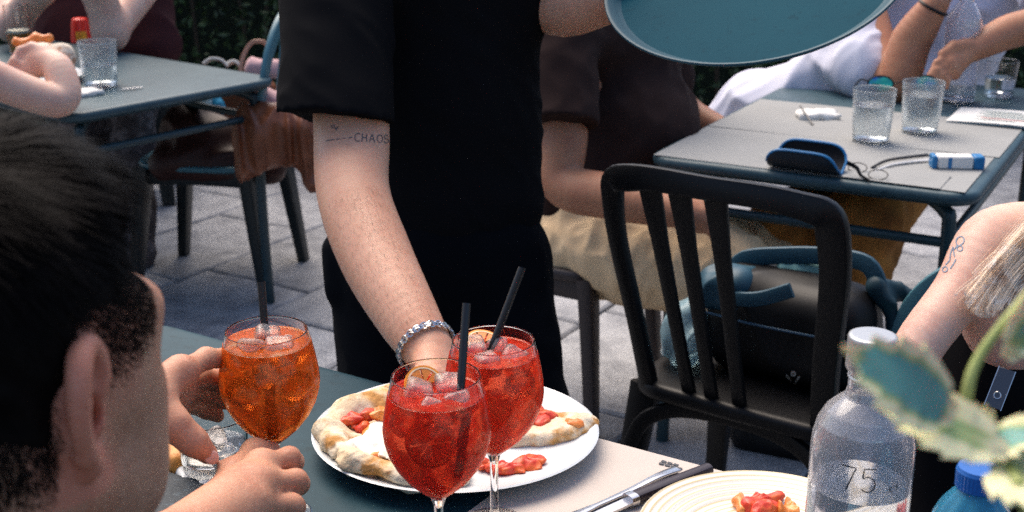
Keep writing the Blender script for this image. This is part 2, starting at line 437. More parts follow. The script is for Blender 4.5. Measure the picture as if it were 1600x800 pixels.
for i in range(-14, 14):
    for j in range(-12, 20):
        off = .33 * (i % 2)
        c = Vector((.305, 3.35, 0)) + ux * (i * SW) + uy * (j * SL + off + .1 * ((i * 7) % 3))
        d = c.y * math.cos(PITCH) - (-1.42) * 0 ; 
        if not (.9 < c.y < 7.2 and abs(c.x) < .62 * c.y + .5): continue
        o = variants[ns] if ns < 6 else variants[(i * 5 + j * 3) % 6].copy()
        if ns >= 6: COL.objects.link(o)
        o.location = c + Vector((0, 0, .022 + random.uniform(-.003, .002))); o.rotation_euler = (random.uniform(-.004, .004), random.uniform(-.004, .004), A0 + (math.pi if (i + j) % 2 else 0))
        ns += 1
print('slabs', ns)

# ---------------------------------------------------------------- hedge behind the terrace
hedge = empty('hedge', (-1.2, 6.6, 0), 'dense dark green leafy hedge along the back of the terrace', 'hedge')
LEAFM = mat('hedge_leaf', (.035, .07, .02), .45, spec=.4, var=[(6, (.085, .14, .04), .45, .7), (3, (.016, .03, .012), .4, .65)])
lv, lf = [], []
for i in range(15000):
    x = random.uniform(-4.2, 3.6); z = random.uniform(.02, 1.75); y = 6.0 + abs(random.gauss(0, .16)) + .12 * math.sin(x * 3.1) + .1 * math.sin(z * 5 + x * 2)
    c = Vector((x, y, z)); a = Vector((random.gauss(0, 1), random.gauss(-.4, .5), random.gauss(0, .8))).normalized(); u, v_ = frame_of(a)
    L = random.uniform(.016, .034); W = L * .48; th = random.uniform(0, 6.28); p = (u * math.cos(th) + v_ * math.sin(th)) * L; q = a.cross(p).normalized() * W
    n = len(lv); lv += [c - p, c + q - a * .004, c + p, c - q - a * .004]; lf += [(n, n + 1, n + 2, n + 3)]
fo = MB().add(lv, lf); o = link('foliage', mesh_np('foliage', [tuple(p) for p in fo.v], fo.f, LEAFM, False), hedge); tag(o, kind='stuff')
mb = MB()
for i in range(40):
    x = -4.2 + i * .2 + random.uniform(-.06, .06); y = 6.4 + random.uniform(-.1, .1)
    mb.tube(smooth_path([(x, y, 0), (x + random.uniform(-.05, .05), y, .6), (x + random.uniform(-.15, .15), y - .05, 1.5)], 4), [.014, .005], 6)
tag(mb.build('stem', mat('hedge_bark', (.05, .035, .022), .9), hedge), kind='stuff')
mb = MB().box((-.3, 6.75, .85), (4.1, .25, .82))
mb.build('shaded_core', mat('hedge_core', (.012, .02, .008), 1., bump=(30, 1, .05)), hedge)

# ---------------------------------------------------------------- tables: local frame, x along the length, y across
def cafe_table(name, label, L, W, H, mtop, mfr, rad=.06, bar=None, group='cafe tables'):
    t = empty(name, (0, 0, 0), label, 'table', group)
    MB().slab(L, W, rad, H - .026, H, .011).build('tabletop', mtop, t)
    MB().slab(L - .02, W - .02, rad, H - .03, H - .0265, .001).build('underside_panel', mfr, t)
    ins = .055
    for sx in (-1, 1):
        for sy in (-1, 1):
            x, y = sx * (L / 2 - ins), sy * (W / 2 - ins)
            p = smooth_path([(x - sx * .05, y - sy * .03, H - .034), (x - sx * .012, y - sy * .008, H - .055), (x, y, H - .10), (x + sx * .002, y, .3), (x + sx * .006, y + sy * .004, .012)], 6)
            lg = MB().tube(p, .0155, 12).build('leg', mfr, t)
            MB().lathe([(0, 0), (.018, 0), (.019, .012), (.016, .02), (0, .02)], 12, (x + sx * .006, y + sy * .004, 0)).build('foot_cap', BLACKRESIN, lg)
    zb = bar or H - .12
    for sy in (-1, 1):
        y = sy * (W / 2 - ins); MB().tube([(-L / 2 + ins, y, zb), (L / 2 - ins, y, zb)], .011, 10).build('side_rail', mfr, t)
    for sx in (-1, 1):
        x = sx * (L / 2 - ins); MB().tube([(x, -W / 2 + ins, zb), (x, W / 2 - ins, zb)], .011, 10).build('end_rail', mfr, t)
    return t
TA = R(-32)
fu, fv = Vector((math.cos(TA), math.sin(TA), 0)), Vector((math.sin(TA), -math.cos(TA), 0))
FC = Vector((-.555, 1.80, 0))
tf = cafe_table('cafe_table', 'dark teal table in front with the orange drinks and pizza plate on it', 1.5, .8, .74, DARKTABLE, FRAMEMETAL, .07)
c = FC + fu * .75 + fv * .4; tf.location = c; tf.rotation_euler = (0, 0, TA)
RT = R(-29); ru, rv = Vector((math.cos(RT), math.sin(RT), 0)), Vector((-math.sin(RT), math.cos(RT), 0))
tr = cafe_table('cafe_table', 'blue grey metal table with glasses case and water tumblers behind the black chair', .72, 1.3, .74, TABLEMETAL, FRAMEMETAL, .06)
RC = Vector((.315, 2.83, 0)) - ru * .01 - rv * .012
tr.location = RC + ru * .36 + rv * .65; tr.rotation_euler = (0, 0, RT)
LTA = math.atan2(.552, .442); lu, lw = Vector((math.cos(LTA), math.sin(LTA), 0)), Vector((-math.sin(LTA), math.cos(LTA), 0))
tl = cafe_table('cafe_table', 'blue grey metal table at the left where people are eating pizza', .72, 1.25, .74, TABLEMETAL, FRAMEMETAL, .06)
LC = Vector((-1.153, 3.293, 0)) - lu * .01 - lw * .012
tl.location = LC + lu * .36 + lw * .625; tl.rotation_euler = (0, 0, LTA)

# ---------------------------------------------------------------- resin chairs: local frame, facing +y, origin on the ground under the seat
def resin_chair(label, m, slats=((-.115, -.085), (-.055, -.04), (.012, .015)), group='resin cafe chairs'):
    t = empty('resin_chair', (0, 0, 0), label, 'chair', group)
    zt, zs = .876, .45; yb, yt = -.175, -.285; wt, wb = .205, .172
    def back(x, z):                               # a point of the reclined, slightly dished back
        k = (z - zs) / (zt - zs); return Vector((x, yb + (yt - yb) * k - .03 * (1 - (x / .22) ** 2) * k, z))
    MB().slab(.43, .42, .07, zs - .032, zs, .012, (0, .015)).build('seat', m, t)
    pts = [back(-wb, zs - .02), back(-wb - .012, .58), back(-wb - .03, .74), back(-wt + .004, .83), back(-wt + .014, .862), back(-wt + .05, .873)]
    pts += [back(x, .878 + .004 * math.cos(x * 7)) for x in (-.1, 0, .1)]
    q = [Vector((-p.x, p.y, p.z)) for p in reversed(pts[:6])]
    wd = [.032, .030, .031, .038, .046, .048, .042, .040, .040, .044, .050, .054, .050, .046, .044]
    pth = []; ww = []
    P0 = pts + q
    sm = smooth_path(P0, 4)
    for i in range(len(sm)):
        k = i / (len(sm) - 1) * (len(wd) - 1); a = int(k); b = min(a + 1, len(wd) - 1); ww.append(wd[a] + (wd[b] - wd[a]) * (k - a))
    MB().sweep(sm, ww, .026, (0, 1, -.2)).build('back_frame', m, t)
    for (xt, xb) in slats:
        ps = [back(xb + (xt - xb) * k, zs - .045 + (.919 - zs) * k) for k in (0, .25, .5, .75, 1)]
        MB().sweep(ps, [.027, .025, .026, .030, .042], .013, (0, 1, -.2)).build('slat', m, t)
    for sx in (-1, 1):
        MB().sweep(smooth_path([(sx * .19, -.15, zs - .02), (sx * .2, -.19, .25), (sx * .21, -.235, 0)], 4), [.062, .038], [.034, .026], (0, 1, .2)).build('leg', m, t)
        MB().sweep(smooth_path([(sx * .185, .19, zs - .02), (sx * .198, .205, .25), (sx * .212, .222, 0)], 4), [.068, .036], [.04, .028], (0, 1, -.05)).build('leg', m, t)
        MB().sweep([(sx * .197, -.16, zs - .05), (sx * .197, 0, zs - .044), (sx * .197, .18, zs - .05)], .05, .016, (1, 0, 0)).build('side_apron', m, t)
    arch = smooth_path([(-.2, -.2, .30), (-.17, -.185, .375), (-.08, -.175, .412), (.08, -.175, .412), (.17, -.185, .375), (.2, -.2, .30)], 5)
    MB().sweep(arch, .03, .016, (0, 1, .1)).build('rear_arch', m, t)
    MB().sweep([(-.17, .195, zs - .05), (0, .2, zs - .04), (.17, .195, zs - .05)], .045, .016, (0, 1, 0)).build('front_apron', m, t)
    return t
def place(t, x, y, ang): t.location = (x, y, 0); t.rotation_euler = (0, 0, ang); return t
CA = R(-35)
chair0 = resin_chair('black slatted resin chair with a black bag on its seat', BLACKRESIN)
def recolour(t, m):
    for ch in t.children_recursive:
        ch.data = ch.data.copy(); ch.data.materials[0] = m
def another(label, x, y, ang, m=None):
    c = copy_tree(chair0); c['label'] = label; place(c, x, y, ang)
    if m: recolour(c, m)
    return c
# back rail centre seen at about (.335, 2.03): the seat centre lies in front of it
fwd = Vector((-math.sin(CA), math.cos(CA), 0))
cc = Vector((.331, 2.03, 0)) + fwd * .295
place(chair0, cc.x, cc.y, CA)
chair_p3 = another('brown black resin chair under the man in the dark brown tee and khaki trousers', .10, 3.13, R(-118), BROWNRESIN)

def tube_chair(label, m, group='round backed chairs'):
    t = empty('round_backed_chair', (0, 0, 0), label, 'chair', group)
    arch = smooth_path([(-.2, -.19, .43), (-.215, -.235, .6), (-.2, -.265, .78), (-.12, -.285, .885), (0, -.29, .915), (.12, -.285, .885), (.2, -.265, .78), (.215, -.235, .6), (.2, -.19, .43)], 6)
    MB().sweep(arch, .045, .018, (0, 1, -.1)).build('back_hoop', m, t)
    for x in (-.07, .07):
        MB().sweep([(x, -.19, .44), (x, -.25, .65), (x, -.287, .90)], .03, .008, (0, 1, -.1)).build('back_bar', m, t)
    MB().slab(.42, .42, .12, .43, .45, .009).build('seat', m, t)
    for sx in (-1, 1):
        for sy in (-1, 1):
            MB().sweep(smooth_path([(sx * .17, sy * .17, .435), (sx * .19, sy * .195, .22), (sx * .205, sy * .222, 0)], 4), [.085, .05], [.05, .03], (0, 1, .1)).build('leg', TEALRESIN, t)
    MB().sweep([(-.17, .17, .405), (0, .178, .412), (.17, .17, .405)], .05, .016, (0, 1, 0)).build('front_apron', TEALRESIN, t)
    MB().sweep([(-.17, -.17, .405), (0, -.178, .412), (.17, -.17, .405)], .05, .016, (0, 1, 0)).build('rear_apron', TEALRESIN, t)
    for sx in (-1, 1): MB().sweep([(sx * .178, -.16, .405), (sx * .18, 0, .41), (sx * .178, .16, .405)], .05, .016, (1, 0, 0)).build('side_apron', TEALRESIN, t)
    return t
tc0 = place(tube_chair('teal round backed chair with dark legs, heaped with bags and a jacket', TEALMETAL), -.975, 4.09, R(82))
tc1 = copy_tree(tc0); tc1['label'] = 'light teal metal chair behind the fair haired woman'; place(tc1, .76, 1.82, R(150)); tc1.scale = (1, 1, .8)
tc2 = copy_tree(tc0); tc2['label'] = 'teal metal chair back at the top edge behind the maroon top'; place(tc2, -1.62, 5.15, R(190))
# ---------------------------------------------------------------- hands: knuckles, bent fingers and a thumb given as world points
def hand_prims(wrist, knuckles, fingers, thumb, r=.0095, palm_r=.013, kk=.012, wr=.026):
    pr = []
    for i, kn in enumerate(knuckles):
        pr.append(cap(wrist, kn, wr * .75, palm_r, kk))
        f = [kn] + fingers[i]; rs = [r * 1.12, r * 1.02, r * .96, r * .80][:len(f)]
        sc = (1, 1.05, 1, .86)[i] if len(knuckles) == 4 else 1
        pr += chain(f, [q * sc for q in rs], .006)
    for i in range(len(knuckles) - 1): pr.append(cap(knuckles[i], knuckles[i + 1], palm_r, palm_r, .01))
    if thumb: pr += chain(thumb, [r * 1.9, r * 1.35, r * 1.12, r * .92][:len(thumb)], .012)
    return pr
def skin_arm(pts, rs, k=.03): return chain_s(pts, rs)

# ================================================================ the man in front, seen from behind his right shoulder
hf = Vector((.40, .9165, -.06)).normalized(); hr = Vector((.9165, -.40, 0)).normalized(); hu = hr.cross(hf).normalized()
HM = Matrix((hr, hf, hu)).transposed()
EAR = P(133, 638, .665); H0 = EAR - hr * .080 + hf * .006
def hl(r_, f_, u_): return H0 + hr * r_ + hf * f_ + hu * u_
def he(c, r, k=.02, neg=False): return ell(hl(*c), r, HM, k, neg)
head = [he((0, -.012, .045), (.077, .098, .088)), he((0, .04, -.03), (.060, .062, .088), .03), he((0, -.03, -.02), (.068, .075, .06), .03)]
for s in (-1, 1):
    head += [cap(hl(s * .060, -.002, -.05), hl(s * .022, .085, -.098), .020, .017, .035), he((s * .046, .063, -.016), (.020, .025, .022), .025), he((s * .044, .058, -.062), (.020, .030, .036), .03),
             cap(hl(s * .052, .075, .032), hl(s * .018, .094, .03), .012, .011, .02), he((s * .062, .03, .02), (.014, .04, .04), .02),
             he((s * .032, .088, .008), (.014, .012, .010), .008), he((s * .012, .098, -.028), (.009, .011, .007), .006)]
    head += [he((s * .031, .108, .010), (.016, .014, .010), .012, True)]
head += [cap(hl(0, .098, .022), hl(0, .122, -.024), .008, .012, .012), he((0, .088, -.095), (.022, .02, .02), .02),
         cap(hl(-.018, .098, -.057), hl(.018, .098, -.057), .0065, .0065, .006), cap(hl(-.016, .097, -.068), hl(.016, .097, -.068), .007, .007, .006)]
head += [cap(hl(0, -.04, -.03), hl(0, -.062, -.19), .060, .066, .04)]
# ear
def ear(s):
    out = []
    def e(f_, u_, o=0.0): return hl(s * (.0765 + max(0, -f_ + .004) * .50 + o), f_ * .86 - .004, u_)
    hx = [(.010, .004), (.013, .017), (.008, .029), (-.004, .035), (-.017, .031), (-.024, .019), (-.025, .004), (-.021, -.010), (-.014, -.021)]
    out += chain_s([e(*p, .003) for p in hx], [.0042, .0048, .0054, .0058, .0058, .0054, .005, .0046, .005], .003, 4)
    out += chain([e(-.014, -.021, .002), e(-.006, -.030, .001), e(.002, -.028, 0), e(.004, -.018, -.002)], [.0055, .0068, .006, .004], .006)
    for (f_, u_, a, b) in ((-.008, .012, .013, .020), (-.006, -.006, .013, .018), (-.012, .0, .011, .024)):
        out.append(ell(e(f_, u_, -.004), (.0045, a, b), HM, .005))
    out += chain_s([e(-.004, .022, .001), e(-.012, .012, .002), e(-.013, -.002, .002), e(-.006, -.014, .002)], [.003, .0036, .0036, .004], .004, 4)
    out += [cap(e(.009, -.004, .002), e(.007, -.012, .003), .0045, .0045, .005), ell(e(-.003, -.004, .004), (.013, .0085, .0115), HM, .003, True), ell(e(.003, -.006, -.006), (.020, .0048, .0062), HM, .002, True), ell(e(-.009, .019, .007), (.009, .005, .008), HM, .003, True)]
    return out
NOEAR = list(head)
head += ear(1) + ear(-1)
sh_r = hl(.19, -.085, -.27); sh_l = hl(-.19, -.06, -.27)
torso_m = [cap(sh_l, sh_r, .05, .05, .06), cap(hl(0, -.075, -.30), hl(0, -.10, -.60), .07, .06, .06), cap(hl(0, -.06, -.16), hl(0, -.075, -.27), .062, .08, .06)]
# right arm and fist round the stem of the glass
W1 = P(258, 858, 1.03)
MC = [P(408, 728, 1.175), P(405, 756, 1.145), P(392, 788, 1.12), P(372, 820, 1.105)]
FG = [[P(452, 716, 1.20), P(458, 722, 1.235), P(432, 720, 1.262)],
      [P(462, 752, 1.178), P(466, 756, 1.212), P(436, 752, 1.240)],
      [P(456, 790, 1.155), P(460, 792, 1.19), P(430, 786, 1.215)],
      [P(432, 824, 1.135), P(440, 824, 1.165), P(412, 818, 1.19)]]
TH = [P(325, 810, 1.12), P(366, 740, 1.20), P(398, 706, 1.25), P(424, 704, 1.275)]
arm_r = skin_arm([sh_r, hl(.23, .05, -.50), W1], [.05, .043, .028]) + hand_prims(W1, MC, FG, TH, .0100, .0140, .010, .030)
arm_r += [cap(P(300, 840, 1.06), P(382, 768, 1.14), .022, .016, .02)]
# left arm and hand round the tumbler
W2 = P(196, 640, 1.16)
MC2 = [P(282, 582, 1.215), P(276, 606, 1.245), P(266, 628, 1.26), P(256, 648, 1.268)]
FG2 = [[P(322, 560, 1.26), P(352, 560, 1.29), P(374, 568, 1.31)],
       [P(312, 588, 1.295), P(345, 594, 1.325), P(366, 606, 1.335)],
       [P(302, 610, 1.31), P(335, 617, 1.338), P(356, 628, 1.345)],
       [P(294, 632, 1.315), P(322, 641, 1.34), P(340, 650, 1.345)]]
TH2 = [P(246, 632, 1.18), P(272, 664, 1.172), P(302, 690, 1.178), P(324, 709, 1.19)]
arm_l = skin_arm([sh_l, hl(-.20, .14, -.46), W2], [.05, .042, .030]) + hand_prims(W2, MC2, FG2, TH2, .0102, .0150, .012, .031)
def hline(q):
    ra, f_, u_ = np.abs(q[:, 0]), q[:, 1], q[:, 2]
    lim = np.where(f_ < -.030, -.044, np.where(f_ < -.014, -.044 + (f_ + .030) / .016 * .074, np.where(f_ < .006, .030, np.where(f_ < .058, .004 + np.maximum(0, f_ - .032) * .5, .018 + (f_ - .058) * 3.6))))
    return u_ - lim
MANSKIN = mat('man_skin', (.52, .255, .155), .5, spec=.35, var=[(16, (.42, .165, .095), .42, .68), (160, (.56, .29, .185), .5, .75)], bump=(420, .4, .0009), bump2=(75, .35, .0025), sss=.2)
n = MANSKIN.node_tree.nodes; L = MANSKIN.node_tree.links; at = n.new('ShaderNodeAttribute'); at.attribute_name = 'stubble'
tc = n.new('ShaderNodeTexCoord'); tn_ = n.new('ShaderNodeTexNoise'); tn_.inputs['Scale'].default_value = 800; tn_.inputs['Detail'].default_value = 3; L.new(tc.outputs['Object'], tn_.inputs['Vector'])
r1 = n.new('ShaderNodeMapRange'); r1.inputs[1].default_value = .42; r1.inputs[2].default_value = .62; L.new(tn_.outputs[0], r1.inputs[0]); mm = n.new('ShaderNodeMath'); mm.operation = 'MULTIPLY'; L.new(r1.outputs[0], mm.inputs[0]); L.new(at.outputs['Fac'], mm.inputs[1])
b_ = n['Principled BSDF']; old = b_.inputs['Base Color'].links[0].from_socket; mx = n.new('ShaderNodeMix'); mx.data_type = 'RGBA'; L.new(mm.outputs[0], mx.inputs[0]); L.new(old, mx.inputs[6]); mx.inputs[7].default_value = (.035, .022, .018, 1)
af = n.new('ShaderNodeAttribute'); af.attribute_name = 'flush'; m2_ = n.new('ShaderNodeMix'); m2_.data_type = 'RGBA'; L.new(af.outputs['Fac'], m2_.inputs[0]); L.new(mx.outputs[2], m2_.inputs[6]); m2_.inputs[7].default_value = (.62, .20, .13, 1); L.new(m2_.outputs[2], b_.inputs['Base Color'])
mb0 = (H0.x, H0.y, 0)
man = body('person', head + torso_m + arm_r + arm_l, .0017, MANSKIN, None, mb0, amp=.004)
mv = np.empty(len(man.data.vertices) * 3, dtype=np.float32); man.data.vertices.foreach_get('co', mv); mn_ = np.empty(len(mv), dtype=np.float32); man.data.vertices.foreach_get('normal', mn_); mn_ = mn_.reshape(-1, 3) @ np.array(HM); mq = (mv.reshape(-1, 3) + np.array(mb0) - np.array(H0)) @ np.array(HM)
ss = lambda x, a, b: np.clip((x - a) / (b - a), 0, 1)
beard = ss(mq[:, 1], .004, .03) * ss(-mq[:, 2], -.004, .03) * ss(mq[:, 2], -.16, -.11) * .36 * (np.abs(mq[:, 0]) < .079)
fade = ss(hline(mq), -.002, .014) * (mq[:, 2] > -.12) * (field(NOEAR, (mv.reshape(-1, 3) + np.array(mb0)).astype(np.float32)) < .0022) * .9
fl_ = (ss(np.abs(mq[:, 0]), .0735, .079) * (np.abs(mq[:, 1]) < .045) * (np.abs(mq[:, 2]) < .05) * .55).astype(np.float32)
at_ = man.data.attributes.new('flush', 'FLOAT', 'POINT'); at_.data.foreach_set('value', fl_)
at_ = man.data.attributes.new('stubble', 'FLOAT', 'POINT'); at_.data.foreach_set('value', np.maximum(beard, fade).astype(np.float32))
tag(man, 'dark haired man seen from behind, gripping an orange drink by its stem', 'person', 'people at the tables')
# thumbnail
nd = (CAM - TH2[3]).normalized(); nx = (TH2[3] - TH2[2]).normalized(); ny = nd.cross(nx).normalized(); nz = nx.cross(ny).normalized()
mb = MB(); NM = Matrix((nx, ny, nz)).transposed()
mb.lathe([(0, .0016), (.6, .0013), (.9, .0006), (1, -.0006)], 20, TH2[3] + nz * .0085 + nx * .001, M3=NM @ Matrix(((.0085, 0, 0), (0, .0066, 0), (0, 0, 1))))
mb.build('thumbnail', NAIL, man)
# shirt below the frame
SHIRTM = mat('charcoal_shirt', (.02, .022, .026), .9, bump=(500, .3, .001))
shirt = [cap(sh_l, sh_r, .075, .075, .05), ell(hl(0, -.075, -.40), (.19, .125, .17), HM, .06), ell(hl(0, -.10, -.62), (.175, .125, .18), HM, .06),
         cap(sh_r, hl(.225, .02, -.44), .066, .062, .03), cap(sh_l, hl(-.20, .08, -.40), .066, .062, .03), cap(hl(0, -.07, -.20), hl(0, -.08, -.30), .0, .09, .03)]
legs_m = [cap(hl(s * .09, -.1, -.70), hl(s * .12, .32, -.66), .085, .06, .04) for s in (-1, 1)] + [cap(hl(s * .12, .32, -.66), hl(s * .12, .26, -1.10), .055, .045, .03) for s in (-1, 1)]
body('shirt', shirt, .008, SHIRTM, man, disp=ripples(3, 45, .006))
body('trousers', legs_m + [ell(hl(0, -.1, -.72), (.17, .12, .09), HM, .04)], .01, BLACKTROUSER, man, disp=ripples(4, 40, .006))
# hair: a cap with a great many strands
HAIRM = mat('dark_brown_hair', (.0035, .0026, .0026), .6, spec=.035, var=[(30, (.008, .006, .0055), .4, .7)])
cap_pr = [he((0, -.013, .045), (.0795, .1005, .0915)), he((0, -.033, -.012), (.0685, .075, .06), .03), he((.0, .038, .096), (.050, .050, .032), .03)]
hv, hfc = sdf(cap_pr, .003, addd(ripples(11, 160, .003, warp=.8), ripples(12, 60, .003)))
q = (hv - np.array(H0)) @ np.array(HM); hl_ = hline(q)
cn = np.array(H0) + np.array(HM) @ np.array([0, -.012, .03]); dv_ = hv - cn; dv_ /= np.linalg.norm(dv_, axis=1)[:, None]
hv = hv - dv_ * (np.clip(.022 - hl_, 0, .03) * .75)[:, None]; q = (hv - np.array(H0)) @ np.array(HM)
fm = (hl_ > -.004)[hfc].all(1)
HV = [tuple(p) for p in hv]; hf4 = [tuple(f) for f in hfc[fm]]
used = sorted(set(i for f in hf4 for i in f)); rem = {a: i for i, a in enumerate(used)}
hb = MB(); hb.add([HV[i] for i in used], [tuple(rem[i] for i in f) for f in hf4])
candA = q[np.nonzero(hl_ > .012)[0]]; candA = candA[rng.choice(len(candA), 24000)]
hm = hline(mq); okb = (hm > -.010) & (hm < .10) & (np.linalg.norm(mq, axis=1) < .15) & (mq[:, 2] > -.11)
ok2 = np.zeros(len(okb), bool); ok2[okb] = field(NOEAR, (mv.reshape(-1, 3)[okb] + np.array(mb0)).astype(np.float32)) < .0022; okb = ok2
ib = np.nonzero(okb)[0]; ib = ib[rng.choice(len(ib), 52000)]; candB = mq[ib]; nB = mn_[ib]
sv_, sf_ = [], []
crown = np.array([0.01, -.055, .13]); c0_ = np.array([0, -.012, .03])
for (arr, near_, nn_) in ((candA, 0, candA - c0_), (candB, 1, nB)):
    e__ = hline(arr)
    for l, e_, nrm in zip(arr, e__, nn_):
        if near_ and rng.random() > .32 + e_ * 32: continue
        nrm = nrm / np.linalg.norm(nrm)
        top = 0. if near_ else np.clip((l[2] - .045) / .06, 0, 1)
        flow = (l - crown); flow[2] *= .6; flow -= nrm * (flow @ nrm); flow /= (np.linalg.norm(flow) + 1e-6)
        clump = np.sin(l * 140 + np.array([1.3, 2.1, .4])) * .35 * top
        flow = flow + clump + rng.normal(size=3) * (.16 + .14 * top); flow -= nrm * (flow @ nrm) * .9
        L = (.0045 + .004 * rng.random()) * np.clip((e_ + .012) / .03, .25, 1) if near_ else .008 + .020 * top * (.6 + .6 * rng.random())
        lift = .22 if near_ else .18 + .45 * top * rng.random()
        side = np.cross(nrm, flow); side /= np.linalg.norm(side) + 1e-9; wv = .00022 if near_ else .00024 + .0003 * top
        pts = []
        for k in range(4):
            t = k / 3; o = l - nrm * (.0001 if near_ else .0008) + flow * L * t + nrm * (lift * L * (t - .45 * t * t)); pts.append(np.array(H0) + np.array(HM) @ o)
        sw = np.array(HM) @ side; n = len(sv_)
        for k in range(4):
            ww = wv * (1 - .8 * k / 3); sv_ += [pts[k] - sw * ww, pts[k] + sw * ww]
        for k in range(3): sf_.append((n + 2 * k, n + 2 * k + 1, n + 2 * k + 3, n + 2 * k + 2))
hb.add(sv_, sf_)
o = link('hair', mesh_np('hair', hb.v, hb.f, HAIRM, True), man); tag(o, kind='stuff')

# ================================================================ the waiter
WP = [P(540, -60, 2.04), P(549, 190, 1.93), P(552, 300, 1.86), P(586, 398, 1.785), P(634, 490, 1.70), P(671, 550, 1.645)]
w_arm = chain_s(WP, [.056, .0570, .0530, .0515, .0425, .0325])
HW = P(696, 590, 1.605)
PLW = PZ(716, 625, .762)
KN = [P(678, 588, 1.57), P(690, 598, 1.575), P(702, 602, 1.585), P(714, 602, 1.60)]
FW = [[P(672, 612, 1.53), P(676, 632, 1.52), P(682, 640, 1.525)], [P(686, 624, 1.54), P(690, 640, 1.53), P(694, 646, 1.535)],
      [P(702, 624, 1.555), P(706, 638, 1.545), P(710, 644, 1.55)], [P(718, 618, 1.58), P(722, 630, 1.572), P(724, 635, 1.575)]]
w_hand = hand_prims(WP[5], KN, FW, [P(668, 568, 1.61), P(655, 590, 1.585), P(654, 610, 1.56), P(660, 624, 1.545)], .0088, .012, .012, .028)
LA = [P(810, -150, 2.16), P(860, -5, 2.16), P(950, -8, 2.10), P(1040, -14, 2.10)]
w_arm2 = chain_s(LA, [.06, .058, .048, .034])
TR_C = P(1180, -30, 2.0)
KN2 = [P(1080, -40, 2.10), P(1080, -22, 2.11), P(1078, -5, 2.115), P(1072, 8, 2.12)]
FW2 = [[k + Vector((.03, .01, -.012)), k + Vector((.055, .02, -.01)), k + Vector((.07, .02, -.004))] for k in KN2]
w_hand2 = hand_prims(LA[3], KN2, FW2, [P(1050, -30, 2.09), P(1062, -45, 2.08), P(1080, -55, 2.07)], .0088, .012, .012, .028)
pel = P(688, 385, 2.23); che = P(690, -60, 2.14); hdw = P(650, -430, 2.02)
w_torso = [cap(pel, che, .10, .11, .06), cap(WP[0], LA[0], .05, .05, .06), cap(che, P(670, -270, 2.06), .07, .055, .05), ell(hdw, (.075, .095, .115), k=.03),
           ell(hdw + Vector((.02, -.06, -.07)), (.05, .05, .06), k=.03), cap(hdw + Vector((.0, -.09, .0)), hdw + Vector((.0, -.115, -.03)), .01, .013, .01)]
waiter = body('person', w_arm + w_hand + w_arm2 + w_hand2 + w_torso, .0035, [SKIN], None, (pel.x, pel.y, 0), amp=.004)
tag(waiter, 'waiter in black tee and trousers reaching down with a tattooed arm and holding a tray', 'person', 'people at the tables')
# tee shirt
hem_n = (P(560, 190, 1.9) - CAM).cross(P(435, 172, 1.93) - P(610, 192, 1.90)).normalized(); hem_n = hem_n if hem_n.z < 0 else -hem_n; hem_n = (hem_n + (WP[1] - WP[0]).normalized() * .3).normalized()
sl = cap(P(522, -70, 2.03), P(523, 240, 1.90), .088, .084, .03, cut=(P(525, 183, 1.94), hem_n))
hem2 = (LA[1] - LA[0]).normalized()
sl2 = cap(LA[0], LA[1] + (LA[1] - LA[0]) * .1, .085, .08, .03, cut=(P(850, -40, 2.15), hem2))
tee = [ell(P(690, -60, 2.14), (.185, .13, .26), k=.05), ell(P(694, 200, 2.2), (.165, .125, .24), k=.05), ell(P(690, 330, 2.23), (.168, .13, .12), k=.05), cap(WP[0], LA[0], .075, .075, .05), sl, sl2]
tee += [ell(P(672, -285, 2.06), (.062, .06, .08), k=.015, neg=True)]
body('tee_shirt', tee, .0055, BLACKCLOTH, waiter, disp=addd(ripples(21, 26, .007, (1, 1, .45)), ripples(22, 70, .002)))
def foot(px, py, d): 
    p = P(px, py, d); return p
lk, rk = P(602, 640, 2.24), P(818, 640, 2.2)
lft, rft = Vector((lk.x - .02, lk.y + .05, .08)), Vector((rk.x + .03, rk.y + .04, .08))
tro = [ell(P(688, 392, 2.23), (.168, .128, .13), k=.05), cap(P(608, 420, 2.24), lk, .095, .078, .05), cap(lk, lft, .078, .06, .03),
       cap(P(768, 420, 2.24), rk, .097, .074, .05), cap(rk, rft, .074, .058, .03), cap(P(528, 390, 2.2), P(530, 455, 2.2), .022, .016, .02)]
body('trousers', tro, .0055, BLACKTROUSER, waiter, disp=addd(ripples(23, 34, .006, (1, 1, .6)), ripples(24, 90, .0018)))
for q in (lft, rft):
    body('shoe', [cap(q + Vector((0, .04, -.03)), q + Vector((0, -.12, -.045)), .042, .034, .03), cap(q + Vector((0, .05, -.06)), q + Vector((0, -.13, -.06)), .02, .018, .02)], .008, BLACKRESIN, waiter)
